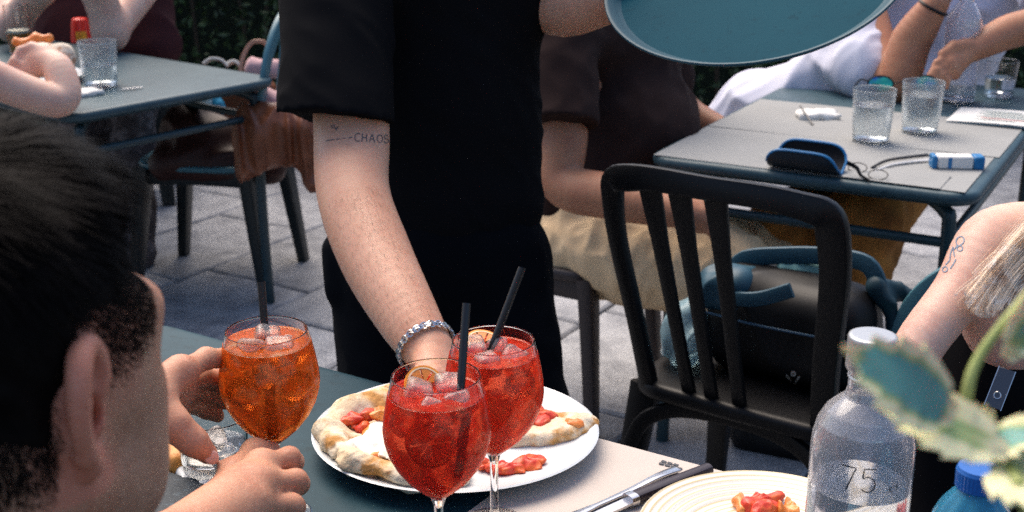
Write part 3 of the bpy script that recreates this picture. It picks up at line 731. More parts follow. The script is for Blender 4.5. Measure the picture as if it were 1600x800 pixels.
# fine hairs on the forearm
wv_ = np.empty(len(waiter.data.vertices) * 3, dtype=np.float32); waiter.data.vertices.foreach_get('co', wv_); wn_ = np.empty_like(wv_); waiter.data.vertices.foreach_get('normal', wn_)
wv_ = wv_.reshape(-1, 3) + np.array(wloc(waiter)); wn_ = wn_.reshape(-1, 3); sg_ = np.array(WP[5] - WP[2]); tt_ = (wv_ - np.array(WP[2])) @ sg_ / (sg_ @ sg_)
dd_ = np.linalg.norm(wv_ - (np.array(WP[2]) + tt_[:, None] * sg_), axis=1); ih = np.nonzero((tt_ > .12) & (tt_ < .98) & (dd_ < .08))[0]; ih = ih[rng.choice(len(ih), 2000)]
sv_, sf_ = [], []; sgn_ = sg_ / np.linalg.norm(sg_)
for i in ih:
    nrm = wn_[i]; fl = sgn_ + rng.normal(size=3) * .35; fl -= nrm * (fl @ nrm); fl /= np.linalg.norm(fl); L = rng.uniform(.006, .013); sd2 = np.cross(nrm, fl); n = len(sv_)
    for k in range(4):
        t = k / 3; p = wv_[i] + fl * L * t + nrm * L * .45 * (t - .5 * t * t); w2 = .00009 * (1 - .7 * t); sv_ += [p - sd2 * w2, p + sd2 * w2]
    for k in range(3): sf_.append((n + 2 * k, n + 2 * k + 1, n + 2 * k + 3, n + 2 * k + 2))
o = link('arm_hair', mesh_np('arm_hair', sv_, sf_, mat('arm_hair_brown', (.06, .035, .022), .6, spec=.2), True), waiter); tag(o, kind='stuff')
# bracelet: a flat silver chain
tw = (WP[5] - WP[4]).normalized(); wa, wb_ = frame_of(tw); wc = WP[4].lerp(WP[5], .84); nlk = 46; mb = MB()
bmesh_links = []
for i in range(nlk):
    th = 2 * math.pi * i / nlk; c = wc + (wa * math.cos(th) + wb_ * math.sin(th)) * .0385; t = (-wa * math.sin(th) + wb_ * math.cos(th)); o_ = (wa * math.cos(th) + wb_ * math.sin(th))
    sgn = 1 if i % 2 else -1
    pts = [c + t * (.0040 * math.cos(a)) + (tw * sgn * .8 + o_ * .45).normalized() * (.0024 * math.sin(a)) for a in [2 * math.pi * k / 10 for k in range(10)]]
    mb.tube(pts, .0010, 5, closed=True); mb.tube([p + tw * .0045 for p in pts], .0010, 5, closed=True)
o = mb.build('bracelet', STEEL, waiter); tag(o, kind='stuff')
# tattoo
bt = bvh_of(waiter); up_a = (WP[0] - WP[1]).normalized(); vd = (P(550, 215, 1.9) - CAM).normalized(); exx = vd.cross(Vector((0, 0, 1))).normalized(); exx = (P(610, 222, 1.9) - P(500, 216, 1.9)).normalized(); eyy = exx.cross(vd) * 1; eyy = -vd.cross(exx)
if eyy.z < 0: eyy = -eyy
h = .0115
def let(x, s_): return [[(x + a * h * .8, b * h) for a, b in st] for st in s_]
stk = [[(-.040, -.002), (-.036, -.0005), (-.028, .0005)], [(-.025, .0012), (-.019, .002)], [(-.016, .003), (-.0115, .0035)], [(-.008, .004), (-.002, .0052)]]
stk += let(.001, [arc(.55, .5, .5, .5, 50, 310)]) + let(.0115, [[(.05, 0), (.1, 1)], [(.8, .02), (.75, 1)], [(.05, .5), (.8, .55)]]) + let(.0225, [[(0, 0), (.45, 1), (.9, 0)], [(.2, .35), (.7, .4)]]) \
     + let(.0335, [arc(.5, .5, .45, .48, 0, 360, 16)]) + let(.0440, [arc(.45, .76, .36, .26, 20, 260, 9) + arc(.45, .26, .38, .28, 80, -170, 9)])
stk += [[(-.030, .022), (-.027, .016)], [(-.034, .021), (-.031, .017)], [(-.024, .020), (-.026, .014)]]
strokes_on('tattoo', bt, P(553, 222, 1.5), exx, eyy, vd, stk, .0012, INK, waiter)

# ================================================================ man in the dark brown tee, seated behind
BROWNTEE = mat('dark_brown_cotton', (.022, .012, .011), .9, spec=.15, bump=(500, .3, .001), var=[(8, (.032, .018, .016), .4, .7)])
KHAKI = mat('khaki_cotton', (.74, .54, .33), .85, spec=.2, bump=(600, .12, .0006), var=[(10, (.64, .45, .26), .4, .7)])
p3h = P(905, 375, 3.16)
A3 = [P(878, 60, 3.0), P(878, 200, 2.95), P(880, 285, 2.93), P(955, 308, 2.86), P(1050, 330, 2.80), P(1085, 338, 2.80)]
b3 = chain_s(A3, [.050, .06, .053, .051, .036, .03])
b3 += hand_prims(A3[4], [P(1096, 322, 2.80), P(1098, 333, 2.79), P(1098, 344, 2.79), P(1094, 354, 2.795)],
                 [[P(1118, 330, 2.79), P(1126, 345, 2.79)], [P(1120, 342, 2.78), P(1128, 356, 2.785)], [P(1118, 354, 2.78), P(1124, 366, 2.785)], [P(1110, 362, 2.785), P(1116, 374, 2.79)]],
                 [P(1075, 325, 2.8), P(1092, 312, 2.82), P(1108, 310, 2.84)], .0092, .013, .012, .028)
hd3 = P(1010, -250, 3.12)
b3 += [cap(P(905, 330, 3.2), P(945, 30, 3.18), .10, .12, .06), cap(A3[0], P(1010, 10, 3.38), .05, .05, .05), cap(P(950, 0, 3.2), hd3, .06, .055, .05), ell(hd3, (.095, .08, .115), k=.03),
       ell(hd3 + Vector((.05, -.02, -.06)), (.055, .05, .06), k=.03), cap(hd3 + Vector((.095, -.03, .0)), hd3 + Vector((.115, -.035, -.03)), .01, .013, .01)]
b3 += chain([P(1005, 40, 3.38), P(1060, 170, 3.42), P(1150, 215, 3.3)], [.05, .045, .03], .03)
man3 = body('person', b3, .0045, [SKIN_TAN], None, (p3h.x, p3h.y, 0), amp=.004)
tag(man3, 'seated man in a dark brown tee and khaki trousers, forearm across his lap', 'person', 'people at the tables')
t3 = [ell(P(905, 290, 3.2), (.155, .15, .15), k=.06), ell(P(985, 205, 3.2), (.175, .16, .16), k=.06), ell(P(960, 60, 3.2), (.17, .15, .20), k=.06), cap(A3[0], P(1010, 10, 3.38), .085, .08, .06),
      cap(P(868, 40, 2.98), P(880, 240, 2.90), .088, .076, .03, cut=(P(880, 200, 2.95), (A3[1] - A3[0]))), cap(P(1005, 20, 3.38), P(1040, 120, 3.42), .08, .07, .03)]
body('tee_shirt', t3, .007, BROWNTEE, man3, disp=addd(ripples(31, 30, .009, (1, 1, .6)), ripples(32, 75, .003)))
k3 = [cap(P(915, 382, 3.14), P(1130, 425, 2.93), .118, .104, .05), cap(P(1130, 430, 2.93), P(1160, 560, 3.02), .09, .065, .03), cap(P(940, 345, 3.36), P(1190, 400, 3.14), .10, .08, .05), cap(P(1190, 400, 3.14), P(1190, 560, 3.2), .075, .06, .03),
      ell(P(900, 365, 3.24), (.14, .13, .10), k=.05)]
body('trousers', k3, .006, KHAKI, man3, disp=addd(ripples(33, 34, .012, (1.5, 1, .7)), ripples(34, 80, .006, (1.6, 1, .55))))
for (a, d) in ((P(1165, 560, 3.02), 0), (P(1190, 560, 3.2), 0)):
    b = Vector((a.x + .02, a.y + .02, .05)); body('shoe', [cap(a + Vector((0, 0, -.02)), b, .035, .034, .02), cap(b, b + Vector((.16, -.08, -.012)), .042, .034, .02)], .01, BLACKRESIN, man3)

# ================================================================ person in white behind the right table
WHITECLOTH = mat('white_cotton', (.62, .62, .70), .85, spec=.2, bump=(400, .3, .001), var=[(5, (.55, .55, .65), .4, .7)])
RUST = mat('rust_cotton', (.42, .18, .045), .9, spec=.15, bump=(400, .3, .001), var=[(9, (.20, .08, .025), .4, .7)])
E4 = P(1392, 128, 3.52); W4 = P(1462, 5, 3.42)
b4 = chain_s([P(1330, -60, 3.75), E4, P(1425, 62, 3.47), W4], [.06, .052, .055, .036])
b4 += hand_prims(W4, [P(1480, -40, 3.40), P(1492, -38, 3.41), P(1502, -34, 3.42), P(1510, -28, 3.43)], [[P(1485, -75, 3.4), P(1482, -95, 3.38)], [P(1500, -75, 3.4), P(1500, -95, 3.38)], [P(1512, -70, 3.4), P(1514, -90, 3.38)], [P(1522, -60, 3.4), P(1526, -75, 3.38)]], [P(1460, -30, 3.4), P(1462, -55, 3.38), P(1468, -70, 3.37)], .009, .013)
W4b = P(1520, 78, 3.42)
b4 += chain_s([P(1640, -60, 3.75), P(1640, 22, 3.5), P(1570, 52, 3.46), W4b], [.055, .048, .046, .032])
b4 += hand_prims(W4b, [P(1486, 86, 3.38), P(1484, 98, 3.37), P(1486, 108, 3.37), P(1492, 116, 3.38)], [[P(1464, 98, 3.36), P(1454, 118, 3.36), P(1452, 130, 3.37)], [P(1464, 110, 3.355), P(1458, 128, 3.355), P(1457, 138, 3.365)], [P(1470, 118, 3.355), P(1467, 134, 3.355), P(1467, 143, 3.36)], [P(1480, 124, 3.36), P(1478, 136, 3.36)]], [P(1510, 70, 3.4), P(1490, 72, 3.38), P(1472, 84, 3.37)], .0095, .013)
hd4 = P(1470, -330, 3.75)
b4 += [cap(P(1330, -60, 3.8), P(1640, -60, 3.8), .06, .06, .06), cap(P(1480, -60, 3.85), hd4, .07, .055, .05), ell(hd4, (.078, .095, .118), k=.03), ell(hd4 + Vector((0, -.06, -.06)), (.05, .05, .06), k=.03), cap(P(1450, 140, 3.95), P(1480, -40, 3.85), .10, .11, .05)]
p4 = body('person', b4, .005, [SKIN_TAN], None, (P(1450, 140, 3.9).x, P(1450, 140, 3.9).y, 0), amp=.004)
tag(p4, 'person in a white shirt leaning both forearms on the far end of the right table', 'person', 'people at the tables')
t4 = [ell(P(1460, 20, 3.9), (.24, .15, .30), k=.06), ell(P(1400, 170, 3.95), (.22, .18, .18), k=.06), cap(P(1330, -60, 3.8), P(1640, -60, 3.8), .085, .085, .06),
      cap(P(1300, -60, 3.78), P(1345, 110, 3.60), .085, .082, .03), cap(P(1345, 110, 3.60), P(1372, 104, 3.56), .075, .066, .03, cut=(P(1362, 106, 3.57), P(1400, 100, 3.5) - P(1345, 110, 3.6))),
      cap(P(1180, 175, 3.85), P(1300, 130, 3.75), .10, .11, .06), cap(P(1180, 175, 3.9), P(1140, 200, 3.9), .10, .07, .05), ell(P(1280, 180, 3.85), (.15, .14, .12), k=.06), cap(P(1640, -60, 3.78), P(1640, 0, 3.6), .08, .07, .03)]
body('shirt', t4, .008, WHITECLOTH, p4, disp=addd(ripples(41, 24, .016, (.7, 1, 1.3)), ripples(42, 60, .004)))
l4 = [cap(P(1420, 260, 3.75), P(1350, 350, 3.02), .10, .085, .05), cap(P(1350, 350, 3.02), P(1330, 480, 3.1), .085, .07, .04), cap(P(1420, 260, 3.85), P(1230, 360, 3.15), .10, .085, .05), cap(P(1230, 360, 3.15), P(1240, 480, 3.25), .085, .07, .04), ell(P(1430, 240, 3.95), (.2, .16, .12), k=.05)]
body('trousers', l4, .008, RUST, p4, disp=addd(ripples(43, 38, .010), ripples(44, 80, .003)))
for a in (P(1330, 480, 3.1), P(1240, 480, 3.25)):
    b = Vector((a.x, a.y + .03, .05)); body('shoe', [cap(a, b, .045, .036, .02), cap(b, b + Vector((-.02, -.16, -.012)), .042, .034, .02)], .012, BLACKRESIN, p4)
mb = MB(); t_ = (W4 - P(1425, 62, 3.47)).normalized(); a_, b_ = frame_of(t_); c_ = W4 - t_ * .012
mb.tube([c_ + (a_ * math.cos(i * .3927) + b_ * math.sin(i * .3927)) * .040 for i in range(16)], .0045, 6, closed=True); mb.build('wristband', BLACKRESIN, p4)

# ================================================================ the fair haired woman on the right, facing the camera
E5, S5 = P(1418, 590, 1.60), P(1556, 376, 1.68)
b5 = chain_s([P(1650, 392, 1.72), S5, P(1500, 455, 1.635), E5, P(1492, 715, 1.74), P(1545, 860, 1.72)], [.05, .043, .034, .030, .030, .024])
b5 += hand_prims(P(1545, 860, 1.72), [P(1585, 890, 1.66), P(1585, 902, 1.65), P(1581, 914, 1.645), P(1575, 924, 1.645)], [[P(1612, 905, 1.62), P(1620, 925, 1.61)], [P(1612, 918, 1.61), P(1620, 936, 1.60)], [P(1606, 930, 1.61), P(1612, 946, 1.60)], [P(1598, 940, 1.61), P(1602, 954, 1.60)]], [P(1560, 858, 1.69), P(1580, 862, 1.65), P(1595, 868, 1.63)], .0085, .011)
S5b = P(1930, 420, 1.76)
b5 += [ell(P(1640, 480, 1.72), (.13, .085, .13), k=.05), ell(P(1590, 505, 1.66), (.065, .06, .075), k=.03), ell(P(1710, 520, 1.68), (.065, .06, .075), k=.03), cap(P(1650, 392, 1.73), S5b, .05, .05, .04), cap(P(1760, 390, 1.72), P(1780, 250, 1.66), .05, .048, .04)]
hd5 = P(1790, 130, 1.62)
b5 += [ell(hd5, (.072, .092, .11), k=.03), ell(hd5 + Vector((-.005, -.055, -.06)), (.048, .045, .055), k=.03), cap(hd5 + Vector((-.005, -.09, 0)), hd5 + Vector((-.008, -.112, -.032)), .009, .012, .01)]
b5 += chain([S5b, P(1900, 620, 1.68), P(1760, 800, 1.4)], [.05, .038, .026], .03) + [cap(P(1650, 480, 1.75), P(1650, 820, 1.8), .09, .10, .05)]
woman = body('person', b5, .003, [SKIN_PALE], None, (P(1650, 800, 1.8).x, P(1650, 800, 1.8).y, 0), amp=.004)
tag(woman, 'fair haired woman in a sleeveless black zip top, bare arm with small tattoos', 'person', 'people at the tables')
t5 = [ell(P(1650, 640, 1.78), (.165, .105, .17), k=.05), ell(P(1600, 590, 1.70), (.085, .075, .085), k=.04), ell(P(1715, 600, 1.70), (.085, .075, .085), k=.04), cap(P(1600, 400, 1.80), P(1560, 560, 1.76), .05, .075, .04), ell(P(1640, 860, 1.8), (.18, .13, .16), k=.06), cap(P(1540, 520, 1.74), P(1500, 700, 1.74), .05, .07, .05), cap(P(1500, 700, 1.74), P(1480, 900, 1.74), .07, .08, .05)]
# open neckline
t5 += [ell(P(1625, 440, 1.60), (.085, .16, .105), k=.01, neg=True)]
body('zip_top', t5, .0045, BLACKCLOTH, woman, disp=ripples(51, 40, .005))
l5 = [cap(P(1600, 900, 1.8), P(1500, 1080, 1.40), .085, .065, .04), cap(P(1720, 900, 1.8), P(1640, 1080, 1.4), .085, .065, .04)]
l5 += [cap(P(1500, 1080, 1.40), Vector((.42, 1.42, .1)), .06, .045, .03), cap(P(1640, 1080, 1.40), Vector((.56, 1.42, .1)), .06, .045, .03)]
body('trousers', l5, .01, BLACKTROUSER, woman)
# zip with its puller, hanging from the point of the neckline
zt = P(1572, 582, 1.60)
mb = MB(); zd = (P(1537, 672, 1.595) - zt)
for i in range(26):
    p = zt + zd * (i / 25.); mb.box(p + Vector(((-1) ** i * .0012, -.004, 0)), (.0017, .001, .0011))
o = mb.build('zip_teeth', STEEL, woman); tag(o, kind='stuff')
PX_ = zd.normalized(); vn = (CAM - zt).normalized(); PY_ = vn.cross(PX_).normalized(); vn = PX_.cross(PY_); PM = Matrix((PX_, PY_, vn)).transposed()
mb = MB().box(zt + zd * .30 + vn * .016, (.026, .010, .0016), PM, .0009); pull = mb.build('zip_puller', mat('gunmetal', (.08, .08, .09), .35, metal=.8), woman)
mb = MB(); mb.sweep([zt + zd * .30 + vn * .0155 + PX_ * -.026 + PY_ * .010, zt + zd * .30 + vn * .0155 + PX_ * .026 + PY_ * .010], .0012, .003, vn)
mb.sweep([zt + zd * .30 + vn * .0155 + PX_ * -.026 - PY_ * .010, zt + zd * .30 + vn * .0155 + PX_ * .026 - PY_ * .010], .0012, .003, vn)
cr = zt + zd * .42 + vn * .0178; mb.tube([cr + (PX_ * math.cos(k * .524) + PY_ * math.sin(k * .524)) * .0042 for k in range(12)], .0009, 6, closed=True)
cr = zt + zd * .06 + vn * .013; mb.tube([cr + (PX_ * math.cos(k * .524) * 1.6 + PY_ * math.sin(k * .524)) * .0042 for k in range(12)], .0012, 6, closed=True)
mb.build('puller_rim', STEEL, pull)
# hair: long loose strands over the shoulder
FAIR = mat('fair_hair', (.95, .78, .60), .5, spec=.3, sss=.0, var=[(34, (.58, .40, .28), .52, .62), (60, (.95, .88, .80), .5, .64)])
sv_, sf_ = [], []
def strand(pts, wv, side):
    n = len(sv_); m = len(pts)
    for k, p in enumerate(pts):
        ww = wv * (1 - .55 * k / (m - 1)); sv_.extend([p - side * ww, p + side * ww])
    for k in range(m - 1): sf_.append((n + 2 * k, n + 2 * k + 1, n + 2 * k + 3, n + 2 * k + 2))
rr = random.Random(9)
for lock in range(85):
    a = (lock + rr.random()) / 85; b = rr.random(); c_ = rr.gauss(0, 1); ln_ = rr.random() ** 2 * .7; cu = rr.uniform(-.010, .016); wob = rr.gauss(0, 6)
    Q = [P(1690 + 12 * c_, 250 + 200 * a, 1.62 - .03 * b), P(1636 + wob, 316 + 122 * a + 6 * c_, 1.60 - .032 * b), P(1570 + 28 * a + 5 * c_, 388 + 68 * a + wob, 1.585 - .032 * b),
         P(1500 + 78 * a + 46 * ln_ + 8 * c_, 468 + 26 * a - 48 * ln_ + 7 * c_, 1.575 - .028 * b)]
    Q.append(Q[3] + Vector((cu, 0, -abs(cu) * .8 - .002)))
    for j in range(30):
        o_ = Vector((rr.gauss(0, 1), rr.gauss(0, .5), rr.gauss(0, 1))); tr = rr.uniform(.75, 1.0)
        pts = smooth_path([p + o_ * (.0052 * (1 - .22 * k)) * (1 if k < 4 else .55) for k, p in enumerate(Q)], 5); pts = pts[:max(8, int(len(pts) * tr))]
        strand(pts, rr.uniform(.0002, .0006), Vector((rr.gauss(0, .3) + .6, rr.gauss(0, .3), .6)).normalized())
hf_ = MATS['fair_hair']; hf_.node_tree.nodes['Principled BSDF'].inputs['Roughness'].default_value = .55
hv5, hf5 = sdf([ell(hd5 + Vector((0, .015, .02)), (.085, .095, .105), k=.03), cap(hd5 + Vector((-.05, .02, -.02)), P(1680, 330, 1.63), .05, .03, .03), cap(hd5 + Vector((.06, .02, -.02)), P(1900, 420, 1.66), .05, .03, .03)], .005, ripples(55, 70, .004))
hb = MB(); hb.add([tuple(p) for p in hv5], [tuple(f) for f in hf5]); hb.add(sv_, sf_)
o = link('hair', mesh_np('hair', hb.v, hb.f, FAIR, True), woman); tag(o, kind='stuff')
bt = bvh_of(woman); dr = (P(1490, 390, 1.66) - CAM).normalized(); ax_ = (P(1430, 550, 1.6) - P(1530, 360, 1.66)).normalized(); ay_ = dr.cross(ax_).normalized()
BLUEINK = mat('blue_tattoo_ink', (.14, .20, .27), .6)
sk = [arc(-.012, -.006, .007, .0045, 0, 330, 12), [(-.005, -.006), (.004, -.004), (.012, -.009)], [(.0, -.002), (.010, -.003), (.02, -.006), (.028, -.004)], arc(.034, -.006, .004, .003, 0, 360, 8), [(.014, -.012), (.022, -.012), (.030, -.011)], arc(-.002, -.010, .004, .0035, 0, 360, 8)]
strokes_on('tattoo', bt, P(1487, 384, 1.4), ax_, ay_, dr, sk, .0014, BLUEINK, woman)

# ================================================================ people at the left table
MAROON = mat('maroon_cotton', (.045, .014, .016), .9, spec=.15, bump=(400, .3, .001))
# diner whose arm comes in at the left edge, elbow on the near side of the table
E6 = P(88, 158, 3.30)
b6 = chain_s([P(-180, 20, 3.1), P(-60, 100, 3.22), E6, P(92, 110, 3.34), P(62, 92, 3.37)], [.065, .052, .043, .040, .034])
b6 += hand_prims(P(86, 100, 3.35), [P(50, 96, 3.36), P(44, 104, 3.36), P(42, 113, 3.36), P(44, 120, 3.365)], [[P(30, 84, 3.36), P(22, 92, 3.35)], [P(22, 96, 3.35), P(14, 104, 3.35)], [P(20, 108, 3.35), P(12, 114, 3.35)], [P(24, 118, 3.355), P(16, 122, 3.355)]], [P(70, 80, 3.36), P(50, 74, 3.36), P(32, 78, 3.36)], .0095, .013)
hd6 = P(-330, -330, 3.2)
b6 += [cap(P(-180, 20, 3.1), P(-420, -10, 3.4), .06, .06, .05), cap(P(-320, 0, 3.25), P(-340, 330, 3.3), .12, .11, .06), cap(P(-320, -20, 3.25), hd6, .06, .055, .05), ell(hd6, (.08, .095, .115), k=.03), ell(hd6 + Vector((.05, .02, -.06)), (.05, .05, .06), k=.03)]
p6 = body('person', b6, .005, [SKIN_PALE], None, (P(-340, 330, 3.3).x, P(-340, 330, 3.3).y, 0), amp=.004)
tag(p6, 'diner at the left edge with a bare bent arm lifting a slice of pizza', 'person', 'people at the tables')
body('shirt', [cap(P(-180, 20, 3.1), P(-420, -10, 3.4), .085, .085, .05), cap(P(-320, 0, 3.25), P(-340, 330, 3.3), .15, .15, .06), cap(P(-180, 20, 3.1), P(-110, 70, 3.17), .08, .07, .03)], .012, MAROON, p6, disp=ripples(61, 40, .006))
body('trousers', [cap(P(-360, 350, 3.35), P(-150, 330, 3.7), .10, .08, .04), cap(P(-150, 330, 3.7), Vector((P(-150, 330, 3.7).x, P(-150, 330, 3.7).y, .05)), .07, .05, .03), cap(P(-330, 350, 3.25), P(-80, 330, 3.5), .10, .08, .04), cap(P(-80, 330, 3.5), Vector((P(-80, 330, 3.5).x, P(-80, 330, 3.5).y, .05)), .07, .05, .03)], .012, BLACKTROUSER, p6)
# diner across the table, both elbows on it
E7 = P(172, 52, 4.28)
b7 = chain([P(262, -120, 4.62), P(238, -40, 4.5), E7, P(150, -30, 4.2), P(140, -110, 4.18)], [.066, .062, .052, .060, .04], .04)
E7b = P(20, 40, 4.35)
b7 += chain([P(-20, -140, 4.8), P(-10, -60, 4.6), E7b, P(62, -20, 4.25), P(90, -110, 4.2)], [.066, .06, .05, .052, .035], .04)
b7 += hand_prims(P(140, -110, 4.18), [P(132, -140, 4.16), P(124, -142, 4.15), P(116, -142, 4.15), P(110, -138, 4.16)], [[P(126, -165, 4.15), P(116, -172, 4.15)], [P(116, -168, 4.14), P(106, -172, 4.14)], [P(108, -166, 4.14), P(100, -168, 4.14)], [P(102, -158, 4.15), P(96, -160, 4.15)]], [P(140, -130, 4.14), P(132, -155, 4.12)], .009, .013)
b7 += hand_prims(P(90, -110, 4.2), [P(96, -136, 4.18), P(102, -138, 4.17), P(108, -136, 4.17)], [[P(102, -158, 4.16), P(110, -164, 4.15)], [P(108, -160, 4.15), P(116, -164, 4.14)], [P(112, -156, 4.15), P(120, -158, 4.14)]], [P(90, -130, 4.15), P(98, -150, 4.13)], .009, .013)
hd7 = P(120, -330, 4.6)
b7 += [cap(P(262, -120, 4.66), P(-20, -140, 4.84), .06, .06, .05), cap(P(120, -120, 4.75), P(140, 130, 4.85), .12, .12, .06), cap(P(120, -120, 4.75), hd7, .06, .055, .05), ell(hd7, (.08, .095, .115), k=.03), ell(hd7 + Vector((.0, -.06, -.06)), (.05, .05, .06), k=.03)]
p7 = body('person', b7, .006, [SKIN_PALE], None, (P(140, 130, 4.85).x, P(140, 130, 4.85).y, 0), amp=.004)
tag(p7, 'diner in a maroon top across the left table, bare elbows on the tabletop', 'person', 'people at the tables')
body('top', [cap(P(262, -120, 4.68), P(-20, -140, 4.86), .09, .09, .05), ell(P(120, -60, 4.78), (.20, .14, .28), k=.06), ell(P(150, 70, 4.82), (.23, .17, .22), k=.06), cap(P(200, -60, 4.78), P(238, 70, 4.72), .12, .10, .05)], .01, MAROON, p7, disp=ripples(71, 34, .010, (1, 1, .5)))
body('trousers', [cap(P(110, 130, 4.75), P(130, 150, 4.35), .10, .085, .04), cap(P(130, 150, 4.35), Vector((P(130, 150, 4.35).x, 4.2, .05)), .08, .06, .03), cap(P(190, 130, 4.75), P(205, 150, 4.35), .10, .085, .04), cap(P(205, 150, 4.35), Vector((P(205, 150, 4.35).x, 4.2, .05)), .08, .06, .03)], .012, mat('grey_print_cloth', (.06, .05, .055), .9, var=[(26, (.16, .14, .15), .5, .62)]), p7, disp=ripples(72, 40, .008))
HAZE = mat('milky_glass', (.97, .99, .99), .03, trans=.88, ior=1.45, bump=(60, .3, .003))  # clear glass with a small opaque white share, so it looks paler
TT = .7405                                    # table tops
# ---------------------------------------------------------------- paper mats on the front table
def on_front(u, v, z=TT): p = FC + fu * u + fv * v; return Vector((p.x, p.y, z))
def paper(name, label, cat, org, ex, ey, L, W, m, z, group=None, wav=.0012, th=.0006, seed=1, rad=.0):
    rr = random.Random(seed); nx_, ny_ = 16, 12; v = []; f = []
    for lay in (0, 1):
        for j in range(ny_ + 1):
            for i in range(nx_ + 1):
                a, b = i / nx_, j / ny_; p = Vector(org) + ex * (L * a) + ey * (W * b)
                zz = z + wav * (.5 + .5 * math.sin(a * 5 + seed) * math.cos(b * 4 + seed * 2)) * (1 if lay else 1)
                v.append((p.x, p.y, zz + lay * th))
    N = (nx_ + 1) * (ny_ + 1)
    for j in range(ny_):
        for i in range(nx_):
            q = [j * (nx_ + 1) + i, j * (nx_ + 1) + i + 1, (j + 1) * (nx_ + 1) + i + 1, (j + 1) * (nx_ + 1) + i]
            f.append(tuple(reversed(q))); f.append(tuple(k + N for k in q))
    bd = [i for i in range(nx_)] + [j * (nx_ + 1) + nx_ for j in range(ny_)] + [ny_ * (nx_ + 1) + i for i in range(nx_, 0, -1)] + [j * (nx_ + 1) for j in range(ny_, 0, -1)]
    for k in range(len(bd)):
        a, b = bd[k], bd[(k + 1) % len(bd)]; f.append((a, b, b + N, a + N))
    o = MB().add(v, f).build(name, m, None, Vector(org)); return tag(o, label, cat, group)
pm = paper('placemat', 'grey paper placemat under the knife and the ringed plate', 'placemat', on_front(.745, .004), fu, fv, .44, .31, PAPER, TT + .0004, 'paper placemats')
pr = MB(); g0 = PZ(1036, 722, TT + .0026)
for i in range(4):
    for j in range(2):
        if (i, j) in ((3, 0),): continue
        p = g0 + fu * (.0075 * i) + fv * (.006 * j - .002); pr.box((p.x, p.y, TT + .0026), (.0029, .0022, .0002), Matrix.Rotation(TA + (.15 if j else -.1), 3, 'Z'))
pr.build('printed_mark', PRINT, pm, smooth=False)

# ---------------------------------------------------------------- spritz glasses
GP = [(0, -.088), (.034, -.088), (.0355, -.0865), (.034, -.0852), (.020, -.0825), (.0075, -.0785), (.0046, -.07), (.0040, -.04), (.0044, -.014), (.0075, -.004),
      (.017, .0045), (.0285, .0155), (.0385, .029), (.0455, .043), (.0492, .056), (.0502, .066), (.0492, .078), (.0465, .094), (.0432, .109), (.0408, .1195), (.0402, .1203), (.0396, .1195),
      (.0421, .109), (.0454, .094), (.0481, .078), (.0491, .066), (.0481, .056), (.0444, .043), (.0374, .029), (.0273, .0165), (.0155, .0062), (.006, .0022), (0, .0014)]
def liquid_mat(name, diff, pale, tint, scatter, dens, fac=.48):
    m = mat(name, diff, .05, spec=.5, var=[(38, pale, .54, .66)]); n = m.node_tree.nodes; L = m.node_tree.links; b = n['Principled BSDF']
    g = n.new('ShaderNodeBsdfGlass'); g.inputs['Color'].default_value = (*tint, 1); g.inputs['Roughness'].default_value = .01; g.inputs['IOR'].default_value = 1.34
    tc = n.new('ShaderNodeTexCoord'); t = n.new('ShaderNodeTexNoise'); t.inputs['Scale'].default_value = 55; t.inputs['Detail'].default_value = 5; L.new(tc.outputs['Object'], t.inputs['Vector'])
    bn = n.new('ShaderNodeBump'); bn.inputs['Strength'].default_value = .4; bn.inputs['Distance'].default_value = .004; L.new(t.outputs[0], bn.inputs['Height']); L.new(bn.outputs[0], g.inputs['Normal'])
    mx = n.new('ShaderNodeMixShader'); mx.inputs[0].default_value = fac; tr_ = n.new('ShaderNodeBsdfTranslucent'); L.new(b.inputs['Base Color'].links[0].from_socket, tr_.inputs['Color']); m3_ = n.new('ShaderNodeMixShader'); m3_.inputs[0].default_value = .55; L.new(b.outputs[0], m3_.inputs[1]); L.new(tr_.outputs[0], m3_.inputs[2]); L.new(g.outputs[0], mx.inputs[1]); L.new(m3_.outputs[0], mx.inputs[2]); L.new(mx.outputs[0], n['Material Output'].inputs['Surface'])
    v = n.new('ShaderNodeVolumePrincipled'); v.inputs['Color'].default_value = (*scatter, 1); v.inputs['Density'].default_value = dens; v.inputs['Anisotropy'].default_value = .35
    L.new(v.outputs[0], n['Material Output'].inputs['Volume']); return m
ICE = mat('ice', (1, .90, .82), .10, trans=.86, ior=1.31, bump=(90, .6, .003))
PEEL = mat('orange_peel', (.85, .28, .02), .45, bump=(300, .4, .001)); PULP = mat('orange_pulp', (.90, .30, .05), .35, trans=.3, bump=(200, .4, .001)); PITH = mat('orange_pith', (.85, .62, .38), .6)
